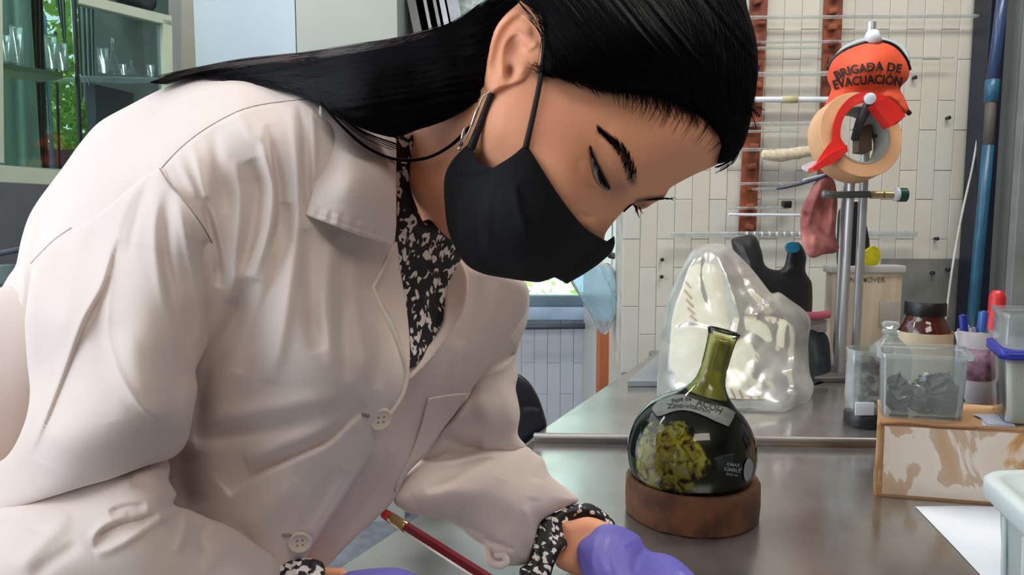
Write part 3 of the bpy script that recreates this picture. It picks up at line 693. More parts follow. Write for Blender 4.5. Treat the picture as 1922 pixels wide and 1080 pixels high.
# ------------------------------------------------------------------ tape roll with red dispenser
TD = 1.555
M['tape'] = mat('tan_tape', (214, 168, 126), .4, c2=(198, 150, 112), scale=10, spec=.5)
M['card'] = mat('tape_core', (156, 158, 150), .7)
tp = thing('tape_roll', P(1612, 337, TD), 'big roll of tan packing tape hanging on the stand in a red dispenser', 'tape roll')
cc = P(1617, 252, TD); ro = 83*TD/F; ri = 54*TD/F; wd = .05
axis_M = Matrix.Translation(Vector(cc)) @ Matrix.Rotation(math.radians(8), 4, 'Z') @ Matrix.Rotation(math.radians(90-14), 4, 'X')
v, f = lathe([(ri+.004, 0), (ro-.001, 0), (ro, -.001), (ro, -wd+.001), (ro-.001, -wd), (ri+.004, -wd)], 72, axis_M, closed=True); mk('tape_windings', v, f, M['tape'], tp, auto=40)
v, f = lathe([(ri, .001), (ri+.004, .001), (ri+.004, -wd-.001), (ri, -wd-.001)], 72, axis_M, closed=True); mk('card_core', v, f, M['card'], tp, auto=40)
M['red'] = mat('red_plastic', (214, 44, 34), .35, c2=(196, 34, 30), scale=6)
ds = thing('tape_dispenser', P(1560, 318, TD), 'red plastic tape dispenser with pointed tongue on the tape roll', 'dispenser')
def slab(name, pl, d, th, m, par, per=6):
    q = spl(pl, per, True); f3 = [P(x, y, d) for x, y in q]; v, f = prism(f3, FW*th); return mk(name, v, f, m, par, smooth=False)
slab('side_plate', [(1632, 173), (1660, 180), (1684, 196), (1700, 218, 'c'), (1684, 232, 'c'), (1668, 240, 'c'), (1655, 212), (1640, 196), (1625, 192), (1606, 198), (1590, 212), (1580, 232), (1578, 258), (1590, 276, 'c'), (1585, 286, 'c'), (1562, 300), (1527, 318, 'c'), (1536, 300), (1552, 276), (1562, 262), (1564, 236), (1574, 208), (1592, 186), (1612, 175)], TD-.020, .004, M['red'], ds)
slab('cutter_plate', [(1590, 272, 'c'), (1592, 284, 'c'), (1565, 306, 'c'), (1528, 322, 'c'), (1526, 314, 'c'), (1556, 290, 'c')], TD-.035, .03, M['red'], ds)
slab('grip', [(1640, 196, 'c'), (1662, 182, 'c'), (1700, 218, 'c'), (1672, 238, 'c')], TD-.032, .03, M['red'], ds)
v, f = sweep([P(1633, 185, TD-.05), P(1633, 185, TD-.01)], .0115, 20, smooth=False); mk('hub_knob', v, f, M['whitetube'], ds, auto=50)
v, f = pxprism([(1508, 311), (1530, 302), (1540, 312), (1524, 322), (1510, 320)], TD-.01, .006); mk('white_tag', v, f, M['whitetube'], label='small white tag at the tip of the red dispenser', cat='tag', smooth=False)
# spatula, gloves hanging
v, f = sweep([P(1460, 354, 1.62), P(1500, 346, 1.62), P(1540, 334, 1.62), P(1556, 324, 1.62)], [.009, .0085, .007, .005], 10, flat=.4); mk('spatula', v, f, mat('blue_grey_plastic', (70, 76, 96), .5), label='blue grey spatula sticking out left below the tape roll', cat='spatula')
v, f = sweep([P(1508, 338, 1.63), P(1535, 332, 1.63), P(1560, 326, 1.63)], [.004, .008, .006], 10, flat=.5); mk('white_spoon', v, f, M['whitetube'], label='white spoon end just above the blue grey spatula', cat='spoon')
M['pink'] = mat('dusty_pink_cloth', (196, 128, 120), .85, c2=(150, 84, 86), scale=18, bump=.4, lo=.42, hi=.6)
r = relief([(1528, 345), (1548, 330), (1566, 340), (1572, 380), (1568, 440), (1574, 470), (1545, 478), (1522, 484), (1508, 465), (1502, 430), (1504, 395), (1515, 370)], [(1530, 340, 1.62), (1505, 430, 1.64), (1570, 420, 1.66), (1525, 484, 1.60), (1572, 470, 1.64)], step=3, edge=16, bulge=16, back=26,
           folds=[('g', [(1545, 340), (1530, 380), (1515, 430)], 6, 8), ('g', [(1558, 345), (1548, 395), (1545, 430)], 6, -12), ('g', [(1566, 350), (1562, 400), (1560, 440)], 5, 8), ('g', [(1508, 400), (1530, 410), (1550, 440)], 5, -7), ('g', [(1530, 440), (1528, 475)], 6, 6)])
mk('pink_cloth', r.V, r.F, M['pink'], label='dusty pink cloth glove hanging from the stand clamp', cat='cloth')
# yellow tag, dark things behind
v, f = pxprism([(1618, 478, 'c'), (1640, 462, 'c'), (1651, 470), (1648, 496), (1624, 498, 'c')], 1.76, .02); mk('yellow_tag', v, f, mat('yellow_plastic', (206, 196, 34), .4, c2=(170, 160, 20), scale=40), label='bright yellow tag behind the stand rods', cat='tag', smooth=False)
v, f = pxprism([(1590, 395), (1612, 380), (1628, 430), (1632, 470), (1618, 500), (1588, 500)], 1.80, .05); mk('dark_case', v, f, mat('navy_case', (16, 16, 26), .6), label='dark navy case behind the stand rods', cat='case', smooth=False)
r = relief([(1372, 453), (1390, 444), (1417, 443), (1430, 473), (1438, 500), (1467, 505), (1477, 477), (1479, 460), (1500, 456), (1513, 480), (1512, 510), (1524, 533), (1523, 590), (1500, 610), (1440, 600), (1400, 540)], [(1372, 453, 1.78), (1500, 456, 1.80), (1440, 560, 1.72), (1520, 560, 1.78)], step=4, edge=24, bulge=20, back=60, folds=[('g', [(1385, 455), (1410, 500), (1420, 540)], 8, 8), ('g', [(1440, 505), (1480, 520), (1515, 515)], 6, -6), ('b', 1403, 503, 8, 8, 0, 6)])
bb = mk('black_bag', r.V, r.F, mat('black_fabric', (26, 28, 36), .5, c2=(18, 19, 25), scale=15, bump=.3), label='black fabric bag with a blue buckle behind the plastic bag', cat='bag')
v, f = pxprism([(1478, 458), (1495, 456), (1500, 470), (1482, 474)], 1.745, .012); mk('blue_buckle', v, f, mat('blue_buckle', (28, 120, 160), .4), bb, smooth=False)
r = relief([(1515, 622), (1540, 618), (1556, 640), (1560, 700), (1556, 738), (1525, 742), (1500, 700)], [(1515, 622, 1.68), (1556, 640, 1.70), (1530, 742, 1.58), (1556, 738, 1.62)], step=4, edge=20, bulge=18, back=40, folds=[('g', [(1530, 630), (1540, 690)], 6, 8)])
r.V[:, 2] = np.maximum(r.V[:, 2], z2+.0006)
mk('dark_bundle', r.V, r.F, mat('dark_teal_cloth', (30, 38, 48), .7, c2=(20, 24, 30), scale=18), label='dark bundle of cloth between the plastic bag and stand', cat='bundle')
v, f = sweep([P(1506, 592, 1.66), P(1530, 594, 1.66), P(1556, 590, 1.66)], [.009, .010, .009], 10); mk('pink_tube', v, f, mat('pink_rubber', (206, 96, 120), .5), label='bright pink rubber tube right of the plastic bag', cat='tube')
v, f = pxprism([(1512, 600), (1552, 600), (1552, 624), (1512, 624)], 1.68, .08, False); mk('small_white_box', v, f, mat('offwhite_card', (176, 172, 170), .7), label='small off white box beneath the pink tube', cat='box', smooth=False)
# ------------------------------------------------------------------ cream box behind rods
BY = 1.80
bx = thing('cream_box', PY(1620, 690, BY), 'tall cream box with white lid standing behind the stand rods', 'box')
zb = z2; ztop = PY(1600, 508, BY)[2]
v, f = boxpts([PY(1559, 600, BY)[0], BY, zb], [PY(1690, 600, BY)[0], BY+.035, ztop], .002); mk('carton', v, f, mat('cream_carton', (214, 198, 174), .7, c2=(186, 172, 152), scale=7, stretch=(6, 1, .4)), bx)
v, f = boxpts([PY(1553, 600, BY)[0], BY-.006, ztop-.006], [PY(1694, 600, BY)[0], BY+.041, ztop+.012], .003); mk('lid', v, f, mat('white_lid', (208, 208, 206), .5), bx)
tv, tfc = text_mesh('No MOVER', .01); tv = tv/(tv[:, 0].max()-tv[:, 0].min()); c0 = PY(1628, 530, BY-.0012)
mk('lettering', [c0+np.array([a*.085, 0, b_*.085]) for a, b_, _ in tv], tfc, mat('faint_pencil', (120, 104, 92), .7), bx, smooth=False)
v, f = boxpts(PY(1652, 567, BY-.003), PY(1686, 612, BY-.0005), .0005); mk('paper_label', v, f, mat('greyish_label', (178, 176, 166), .6), bx)
# ------------------------------------------------------------------ brown jar
JY = 1.42
def lathe_at(name, prof_px, cx, by, Y, z0, m, par, n=48, k=None):
    """profile given as (radius px, height px above base) at depth Y"""
    s = Y/F; c = PY(cx, by, Y); v, f = lathe([(max(a, .001)*s, b_*s) for a, b_ in prof_px], n, MX((c[0], Y, z0))); return mk(name, v, f, m, par, auto=45)
jr = thing('brown_jar', (PY(1730, 700, JY)[0], JY, z2), 'brown glass jar with wide black lid and cream label', 'jar')
JH = (PY(1730, 566, JY)[2]-z2)/(JY/F)
jx = 1730; M['amber'] = mat('amber_glass', (66, 20, 12), .08, c2=(52, 16, 10), coat=.6)
lathe_at('jar_body', [(0, 0), (44, 0), (48, 5), (48, JH-70), (46, JH-56), (38, JH-40), (33, JH-30), (33, JH-24)], jx, 700, JY, z2, M['amber'], jr)
lathe_at('jar_lid', [(33, JH-26), (35, JH-26), (36, JH-24), (36, JH-4), (34, JH), (0, JH)], jx, 700, JY, z2, M['black'], jr)
lathe_at('jar_label', [(48.5, 40), (49, 40), (49, JH-56), (48.3, JH-57)], jx, 700, JY, z2, mat('cream_label', (206, 194, 166), .7, c2=(190, 176, 146), scale=18), jr)
# stoppered bottle
SY = 1.33; sb = thing('stoppered_bottle', (PY(1668, 700, SY)[0], SY, z2), 'clear glass bottle with faceted stopper left of the brown jar', 'bottle')
SH = (PY(1668, 604, SY)[2]-z2)/(SY/F)
lathe_at('bottle_body', [(0, 1), (36, 1), (38, 5), (38, SH-62), (34, SH-50), (22, SH-38), (13, SH-30), (12, SH-22), (16, SH-20), (16, SH-17)], 1668, 700, SY, z2, M['tube_glass'], sb)
s_ = SY/F; c0 = PY(1668, 700, SY); v, f = lathe([(a*s_, b_*s_) for a, b_ in [(0.1, SH-30), (9, SH-30), (10, SH-18), (8, SH-15), (15, SH-10), (17, SH-5), (13, SH), (0.1, SH+1)]], 7, MX((c0[0], SY, z2))); mk('stopper', v, f, M['tube_glass'], sb, smooth=False)
# ------------------------------------------------------------------ stained glass jar on black foot
GY = 1.245; gj = thing('glass_jar', (PY(1622, 800, GY)[0], GY, z2), 'clear glass jar with dark stains on a black foot', 'jar')
gz0 = z2; GH = (PY(1622, 655, GY)[2]-z2)/(GY/F); gx = 1622
lathe_at('black_foot', [(0, 0), (36, 0), (38, 4), (37, 24), (33, 28), (0, 28)], gx, 800, GY, z2, M['black'], gj)
lathe_at('jar_wall', [(33, 28), (36, 32), (37, 60), (36, GH-14), (37, GH-4), (38, GH), (35.5, GH), (34.5, GH-12), (35, 60), (33, 34)], gx, 800, GY, z2, M['tube_glass'], gj)
t = NT('dark_splashes'); tr = t.n('ShaderNodeBsdfTransparent'); mxs = t.n('ShaderNodeMixShader'); tc = t.n('ShaderNodeTexCoord'); nz = t.n('ShaderNodeTexNoise'); nz.inputs['Scale'].default_value = 70; nz.inputs['Detail'].default_value = 6; t.l(tc.outputs['Object'], nz.inputs[0])
rp = ramp(t, nz.outputs[0], [(.48, (0, 0, 0, 1)), (.54, (1, 1, 1, 1))]); t.l(rp.outputs[0], mxs.inputs[0]); t.l(tr.outputs[0], mxs.inputs[1]); t.l(t.b.outputs[0], mxs.inputs[2]); t.l(mxs.outputs[0], t.out.inputs[0]); t.b.inputs['Base Color'].default_value = lin((60, 46, 46)); M['splash'] = t.m
lathe_at('dark_stains', [(34, 50), (34.2, 80), (34.2, GH-20)], gx, 800, GY, z2, M['splash'], gj)
c0 = PY(1623, 768, GY-.0345); v, f = boxpts(c0+[-.0155, -.001, -.011], c0+[.0155, .002, .011], .0008); mk('white_label', v, f, M['whitetube'], gj)
# ------------------------------------------------------------------ cardboard box
cb0 = PT(1648, 930); CW = .36; CDp = .118; CH = .0985
ang = math.radians(-13); sdr = math.radians(24)
def CBX(x, y, z): 
    return cb0+np.array([x*math.cos(ang)+y*math.sin(sdr), x*math.sin(ang)+y*math.cos(sdr), z])
t = NT('torn_label_card'); b = t.b; b.inputs['Roughness'].default_value = .8
tc = t.n('ShaderNodeTexCoord'); nz = t.n('ShaderNodeTexNoise'); nz.inputs['Scale'].default_value = 9; nz.inputs['Detail'].default_value = 5; nz.inputs['Distortion'].default_value = .6; mp = t.n('ShaderNodeMapping'); mp.inputs['Scale'].default_value = (1.5, 1, .9); mp.inputs['Location'].default_value = (.35, 0, .2); t.l(tc.outputs['Object'], mp.inputs[0]); t.l(mp.outputs[0], nz.inputs[0])
rp = ramp(t, nz.outputs[0], [(.37, lin((206, 156, 104))), (.40, lin((226, 192, 150))), (.42, lin((236, 220, 206))), (.565, lin((238, 226, 216))), (.58, lin((208, 184, 160))), (.66, lin((204, 170, 138)))]); t.l(rp.outputs[0], b.inputs['Base Color']); M['torn'] = t.m
M['board'] = mat('cardboard', (196, 154, 112), .85, c2=(176, 132, 92), scale=30, stretch=(.3, .3, 3))
cbx = thing('cardboard_box', cb0, 'low cardboard box with torn white label, containers stand on it', 'box')
v, f = prism([CBX(0, 0, 0), CBX(CW, 0, 0), CBX(CW, CDp, 0), CBX(0, CDp, 0)], (0, 0, CH)); mk('carton', v, f, M['board'], cbx, smooth=False)
v, f = prism([CBX(.004, -.0012, .003), CBX(CW-.004, -.0012, .003), CBX(CW-.004, -.0012, CH-.004), CBX(.004, -.0012, CH-.004)], np.array([0, .0009, 0])); mk('torn_label', v, f, M['torn'], cbx, smooth=False)
v, f = prism([CBX(-.001, -.002, CH), CBX(CW, -.002, CH), CBX(CW, CDp, CH), CBX(-.001, CDp, CH)], (0, 0, .0025)); mk('top_flap', v, f, M['board'], cbx, smooth=False)
v, f = sweep([CBX(-.002, 0, .0), CBX(-.004, -.001, .03), CBX(-.001, -.002, .06), CBX(-.003, -.001, CH)], .0028, 6); mk('frayed_corner', v, f, M['board'], cbx)
v, f = sweep([CBX(.0, -.003, CH), CBX(.03, -.003, CH+.003), CBX(.07, -.003, CH+.001), CBX(.11, -.002, CH+.002)], .0022, 6); mk('torn_paper_edge', v, f, M['board'], cbx)
# ------------------------------------------------------------------ clear tub on the box
zc = TZ+CH+.0028
def tub(name, x0, x1, y0, y1, z0, h, m, label, cat='container', rimw=.006, taper=.93, seg=5, wall=.0012):
    root = thing(name, CBX((x0+x1)/2, (y0+y1)/2, z0-TZ), label, cat)
    cx, cy = (x0+x1)/2, (y0+y1)/2; hx, hy = (x1-x0)/2, (y1-y0)/2
    def ring(k, z, grow=0, rr=.012):
        out = []
        for sx, sy, a0 in ((1, 1, 0), (-1, 1, 90), (-1, -1, 180), (1, -1, 270)):
            for i in range(seg+1):
                a = math.radians(a0+90*i/seg); out.append(CBX(cx+sx*(hx*k+grow-rr)+rr*math.cos(a), cy+sy*(hy*k+grow-rr)+rr*math.sin(a), z-TZ))
        return out
    rings = [ring(taper, z0+.0003), ring(taper+.01, z0+.004), ring(1, z0+h-.006), ring(1, z0+h-.005, rimw), ring(1, z0+h, rimw), ring(1, z0+h, 0), ring(1, z0+h-.006, -wall), ring(taper+.01, z0+.005, -wall)]
    n = len(rings[0]); V = np.array([p for r_ in rings for p in r_]); Fc = []
    for i in range(len(rings)-1):
        for k in range(n): Fc.append((i*n+k, i*n+(k+1) % n, (i+1)*n+(k+1) % n, (i+1)*n+k))
    Fc.append(tuple(range(n))[::-1]); Fc.append(tuple(range((len(rings)-1)*n, len(rings)*n)))
    mk('tub', V, Fc, m, root, auto=50); return root, ring
M['tubpl'] = glassy('cloudy_plastic', (246, 250, 250), .12, haze=.16, hazec=(228, 234, 236))
r1, ring1 = tub('clear_container', -.003, .100, .010, .098, zc, .086, M['tubpl'], 'clear plastic container with metal scraps at left on the cardboard box')
for k, (x, y, s) in enumerate(((.018, .05, .02), (.04, .045, .014), (.07, .05, .024), (.055, .07, .02), (.085, .06, .013), (.025, .075, .014))):
    v, f = sweep([CBX(x, y, zc-TZ+.008), CBX(x+.006, y-.003, zc-TZ+.012+s*.8), CBX(x-.004, y+.004, zc-TZ+.014+s*1.6)], [s*.75, s*.8, s*.4], 7)
    v = v+rng.normal(size=v.shape)*.0022
    mk('metal_scrap', v, f, mat('dull_grey_metal%d' % k, [(92, 90, 84), (130, 132, 128), (84, 84, 80), (120, 124, 122), (96, 96, 96), (150, 150, 148)][k], .35, .6), smooth=False, label=['lumpy dark scrap at the left inside the clear container', 'pale scrap next to the left lump inside the clear container', 'large dark grey scrap at the right inside the clear container', 'grey scrap in the middle inside the clear container', 'small scrap in the right corner of the clear container', 'pale scrap at the back left of the clear container'][k], cat='scrap', group='metal scraps in the clear container')
# round powder tub with blue lid
r2, ring2 = tub('powder_tub', .137, .28, .004, .11, zc, .096, glassy('clear_tub_wall', (250, 252, 252), .1, haze=.05), 'clear tub full of cream powder with a blue lid at the right edge', rimw=.003, taper=.90)
q = ring2(.905, zc+.003, -.0016); q2 = ring2(.985, zc+.080, -.0016); n = len(q)
V = np.array(q+q2); Fc = [tuple(range(n))[::-1], tuple(range(n, 2*n))]+[(k, (k+1) % n, (k+1) % n+n, k+n) for k in range(n)]
mk('cream_powder', V, Fc, mat('cream_powder', (252, 248, 232), .9, c2=(246, 240, 222), scale=20), r2)
q = ring2(1, zc+.086, .0045); q2 = ring2(1, zc+.0965, .0045); V = np.array(q+q2)
mk('blue_lid', V, Fc, mat('blue_lid', (34, 44, 160), .35), r2)
r3, ring3 = tub('clear_lid_box', .139, .262, .012, .105, zc+.0975, .045, M['tubpl'], 'empty clear plastic box on top of the blue lidded tub', rimw=.004, taper=1.0)
# papers on the box, pens in cup behind
for k in range(4):
    a0 = [CBX(.118+.004*k, -.0005+.003*k, CH+.003+.0006*k), CBX(.155, -.001+.002*k, CH+.003+.0006*k), CBX(.155, .06, CH+.003+.0006*k), CBX(.122-.003*k, .05, CH+.003+.0006*k)]
    v, f = prism(a0, (0, 0, .0004)); mk('paper_slip', v, f, mat('pale_slip%d' % k, [(210, 212, 224), (170, 172, 196), (214, 216, 226), (190, 196, 216)][k], .7), smooth=False, label=['lowest pale paper slip between the two tubs', 'purplish paper slip second from the bottom between the tubs', 'pale paper slip third in the stack between the tubs', 'topmost bluish paper slip between the two tubs'][k], cat='paper', group='paper slips on the cardboard box')
pc_ = thing('pen_cup', CBX(.135, .19, CH), 'pale plastic cup of pens behind the containers', 'cup')
pcc = PY(1826, 740, 1.16); v, f = lathe([(.001, .0005), (.022, .0005), (.024, .003), (.027, .176), (.0255, .176), (.022, .005), (.001, .003)], 28, MX((pcc[0], 1.16, z2))); mk('cup', v, f, mat('lilac_grey_plastic', (150, 146, 152), .4), pc_)
v, f = lathe([(.0235, .10), (.0265, .10), (.0275, .15), (.0255, .15)], 28, MX((pcc[0], 1.16, z2)), closed=True); mk('purple_sleeve', v, f, mat('dark_plum_print', (84, 40, 66), .6, c2=(150, 120, 140), scale=60), pc_)
pens = [((1818, 700), (1807, 594), 'blue_cap', (28, 40, 150), 'blue capped pen leaning at the left of the pen cup', .0048), ((1832, 700), (1846, 588), 'white', (206, 214, 226), 'white and blue pen standing at the right of the pen cup', .0058), ((1812, 690), (1796, 624), 'white', (206, 204, 200), 'pale stick leaning left out of the pen cup', .0035), ((1822, 690), (1816, 612), 'white', (214, 206, 204), 'pale pencil in the middle of the pen cup', .003), ((1826, 690), (1828, 616), 'grey', (140, 146, 170), 'grey blue pen in the middle of the pen cup', .0038)]
for a, b_, nm_, c_, lb_, rr in pens:
    A = PY(a[0], a[1], 1.16); B = PY(b_[0], b_[1], 1.17+rng.uniform(-.01, .01)); v, f = sweep([A, B], [rr*.9, rr], 10, smooth=False)
    o = mk('pen', v, f, mat('pen_'+nm_+str(a[0]), c_, .35), label=lb_, cat='pen', group='pens in the pen cup', auto=50)
    if rr > .004:
        C = B+(A-B)*.32; v, f = sweep([C, B+(B-A)*.01], rr*1.25, 10, smooth=False); mk('pen_cap', v, f, mat('cap'+str(a[0]), (26, 44, 150) if rr < .005 else (50, 90, 170), .3), o, auto=50)
rz = PY(1873, 545, 1.30)[2]; v, f = lathe([(.001, 0), (.02, 0), (.021, .004), (.021, rz-z2-.06), (.013, rz-z2-.035), (.013, rz-z2-.012), (.008, rz-z2-.001), (.001, rz-z2)], 24, MX((PY(1873, 545, 1.30)[0], 1.30, z2))); mk('red_bottle', v, f, mat('red_cap', (200, 30, 40), .4), label='red bottle whose rounded top peeks above the empty clear box', cat='bottle')
# ------------------------------------------------------------------ white sheet and the white tub in the corner
sh = [PT(1718, 952, TZ+.0008), PT(1800, 951, TZ+.0008), PT(1900, 953, TZ+.0008), PT(2010, 1150, TZ+.0008), PT(1905, 1160, TZ+.0008), PT(1842, 1082, TZ+.0008), PT(1780, 1016, TZ+.0008)]
v, f = prism(sh, (0, 0, .0006)); mk('paper_sheet', v, f, M['white_paper'], smooth=False, label='white paper sheet on the table in front of the cardboard box', cat='paper')
M['lidw'] = mat('white_translucent_lid', (214, 226, 226), .35, c2=(204, 218, 218), scale=6)
ztl = 1.04; c1 = PT(1838, 884, ztl); e1 = np.array([math.cos(.12), math.sin(.12), 0]); e2 = np.array([-math.sin(.24), -math.cos(.24), 0])
LW, LD = .20, .16
def LP(x, y, z, g=0, rr=.018, seg=6):
    out = []; cs = [(0, 0), (LW, 0), (LW, LD), (0, LD)]
    for (cx, cy), (sx, sy), a0 in zip(cs, ((1, 1), (-1, 1), (-1, -1), (1, -1)), (180, 270, 0, 90)):
        for i in range(seg+1):
            a = math.radians(a0+90*i/seg); X = cx+sx*(rr+g)+rr*math.cos(a); Y = cy+sy*(rr+g)+rr*math.sin(a)
            p = c1+e1*X+e2*Y; out.append(np.array([p[0], p[1], z]))
    return out
def rings_mesh(rs):
    n = len(rs[0]); V = np.array([p for r_ in rs for p in r_]); Fc = []
    for i in range(len(rs)-1):
        for k in range(n): Fc.append((i*n+k, i*n+(k+1) % n, (i+1)*n+(k+1) % n, (i+1)*n+k))
    Fc.append(tuple(range(n))[::-1]); Fc.append(tuple(range((len(rs)-1)*n, len(rs)*n))); return V, Fc
wt = thing('white_tub', LP(0, 0, TZ)[0], 'white plastic tub with a thick white lid in the bottom right corner', 'tub')
v, f = rings_mesh([LP(0, 0, ztl-.018, .0), LP(0, 0, ztl-.016, -.001), LP(0, 0, ztl-.003, -.001), LP(0, 0, ztl, .002), LP(0, 0, ztl, .012), LP(0, 0, ztl-.003, .014), LP(0, 0, ztl-.003, .03)]); mk('lid', v, f, M['lidw'], wt, auto=60)
v, f = rings_mesh([LP(0, 0, TZ+.0015, .022), LP(0, 0, TZ+.006, .019), LP(0, 0, ztl-.025, .011), LP(0, 0, ztl-.024, .006), LP(0, 0, ztl-.0185, .006)]); mk('tub_body', v, f, mat('white_tub_plastic', (190, 200, 198), .4, c2=(176, 188, 186), scale=5), wt, auto=60)
for t_ in (.25, .5, .75):
    p = LP(0, 0, 0, .014)[0]; q = c1+e2*(LD*t_)+e1*.014; v, f = sweep([[q[0], q[1], TZ+.01], [q[0]-.004*e1[0], q[1], ztl-.028]], .0022, 8, smooth=False); mk('rib', v, f, M['lidw'], wt)

# ------------------------------------------------------------------ alcove things
v, f = sweep([PY(960, 614, 3.40), PY(1128, 612, 3.40)], .014, 10, smooth=False); mk('wall_pipe', v, f, mat('dark_blue_pipe', (70, 74, 90), .5), label='dark horizontal pipe on the alcove tiles under the window', cat='pipe')
v, f = boxpts(np.array([PY(1124, 600, 2.55)[0], 2.55, 0]), np.array([PY(1166, 600, 2.55)[0], 2.62, PY(1140, 604, 2.55)[2]]), .004); mk('wooden_post', v, f, mat('orange_wood', (170, 92, 44), .5, c2=(140, 72, 34), scale=6, stretch=(4, 4, .5)), label='orange brown wooden post beside the tiled pillar', cat='post')
M['bluebag'] = glassy('blue_film', (214, 232, 242), .1, haze=.24, hazec=(214, 230, 240))
r = relief([(1072, 470), (1120, 490), (1150, 500), (1166, 560), (1158, 590), (1138, 628), (1124, 622), (1105, 585), (1090, 560), (1068, 520)], [(1100, 500, 2.42), (1160, 560, 2.44), (1135, 625, 2.40)], step=4, edge=18, bulge=16, back=30, folds=[('g', [(1120, 490), (1140, 530), (1162, 575)], 3, 7), ('g', [(1142, 495), (1158, 535), (1166, 555)], 3, 6), ('g', [(1090, 540), (1120, 580), (1135, 620)], 7, -8)])
hb = mk('hanging_bag', r.V, r.F, M['bluebag'], label='bluish clear plastic bag hanging beside the far window', cat='bag')
v, f = sweep([P(1120, 490, 2.40), P(1140, 530, 2.395), P(1161, 577, 2.40)], .0022, 6); mk('bag_seam', v, f, M['whitetube'], hb)
gp = thing('grey_pipes', PY(1158, 560, 2.5), 'grey pipe bundle with a black knob beside the tiled pillar', 'pipes')
v, f = sweep([PY(1158, 350, 2.5), PY(1158, 520, 2.5), PY(1163, 560, 2.5)], .018, 12); mk('pipe', v, f, mat('grey_blue_pipe', (120, 132, 146), .4), gp)
v, f = sweep([PY(1145, 480, 2.47), PY(1155, 481, 2.44)], .010, 12, smooth=False); mk('knob', v, f, M['black'], gp)
r = relief([(955, 700), (975, 703), (995, 720), (1013, 752), (1026, 800), (1005, 818), (985, 834), (972, 828), (960, 790)], [(960, 700, 1.30), (1020, 800, 1.28), (975, 830, 1.22)], step=4, edge=16, bulge=10, back=20, folds=[('g', [(975, 765), (1000, 762), (1015, 770)], 5, -3)])
ch = thing('black_chair', (.0, 1.30, 0), 'black padded chair back behind the person at the table corner', 'chair')
mk('backrest', r.V, r.F, mat('black_vinyl', (14, 18, 30), .45, c2=(10, 12, 22), scale=10), ch)
v, f = sweep([P(965, 790, 1.27), P(945, 900, 1.27), P(930, 1000, 1.27)], .012, 8); mk('frame', v, f, M['black'], ch)
c0 = P(930, 1010, 1.27); v, f = rbox(.36, .34, .05, .02, MX((c0[0]-.12, 1.42, .45))); mk('seat', v, f, M['black'], ch)
for sx in (-.15, .15):
    for sy in (-.14, .14): v, f = sweep([(c0[0]-.12+sx, 1.42+sy, .46), (c0[0]-.12+sx*1.15, 1.42+sy*1.15, 0.005)], .011, 8, smooth=False); mk('leg', v, f, M['black'], ch)
v, f = sweep([c0, (c0[0]-.10, 1.36, .47)], .012, 8, smooth=False); mk('frame', v, f, M['black'], ch)
# ------------------------------------------------------------------ left: glazed cabinet
p0 = PY(322, 30, 2.2); p1 = np.array([-1.234, 1.80, 0]); dirc = p0-p1; dirc[2] = 0; dirc /= np.linalg.norm(dirc); nrm = np.array([-dirc[1], dirc[0], 0])   # points to back-left
def CB(px, py, off=0): return PP(px, py, p0+nrm*off, nrm)
M['cabf'] = mat('pale_green_paint', (178, 192, 172), .5, c2=(166, 180, 162), scale=8)
gc = thing('glass_cabinet', CB(160, 345), 'pale green framed wall cabinet with sliding glass doors at upper left', 'cabinet')
def cpiece(name, poly, th, m, par=gc, off=0.0):
    v, f = prism([CB(x, y, off) for x, y in poly], nrm*th); return mk(name, v, f, m, par, smooth=False)
cpiece('frame_rail', [(150, -12), (322, 30), (323, 48), (150, 6)], .03, M['cabf'])
cpiece('frame_post', [(306, 36), (323, 40), (325, 200), (311, 200)], .03, M['cabf'])
cpiece('frame_rail', [(-60, 304), (90, 318), (200, 328), (200, 352), (90, 346), (-60, 338)], .035, M['cabf'])
cpiece('frame_post', [(-60, -60), (4, -60), (8, 306), (-60, 300)], .03, M['cabf'])
M['darkedge'] = mat('dark_glass_edge', (16, 28, 30), .3)
cpiece('glass_door', [(-60, -60), (142, -60), (156, 320), (-60, 306)], .003, glassy('cabinet_glass', (190, 210, 205), .03), off=.010)
cpiece('glass_door', [(130, -60), (316, -20), (318, 200), (152, 330)], .003, glassy('cabinet_glass2', (186, 202, 200), .03), off=.018)
cpiece('door_edge', [(136, -60), (141, -60), (157, 320), (152, 320)], .010, M['darkedge'], off=.006)
v, f = prism([CB(-60, 306, .02), CB(330, 332, .02), CB(330, 332, .02)+nrm*.30, CB(-60, 306, .02)+nrm*.30], (0, 0, -.018)); mk('bottom_board', v, f, M['cabf'], gc, smooth=False)
shp = [CB(-60, 108, .03), CB(118, 136, .03)]
v, f = prism([shp[0], shp[1], shp[1]+nrm*.12, shp[0]+nrm*.12], (0, 0, -.014)); mk('shelf', v, f, mat('olive_shelf', (170, 170, 134), .5), gc, smooth=False)
v, f = prism([CB(150, 142, .12), CB(320, 146, .12), CB(320, 146, .12)+nrm*.15, CB(150, 142, .12)+nrm*.15], (0, 0, -.004)); mk('glass_shelf', v, f, M['tube_glass'], gc, smooth=False)
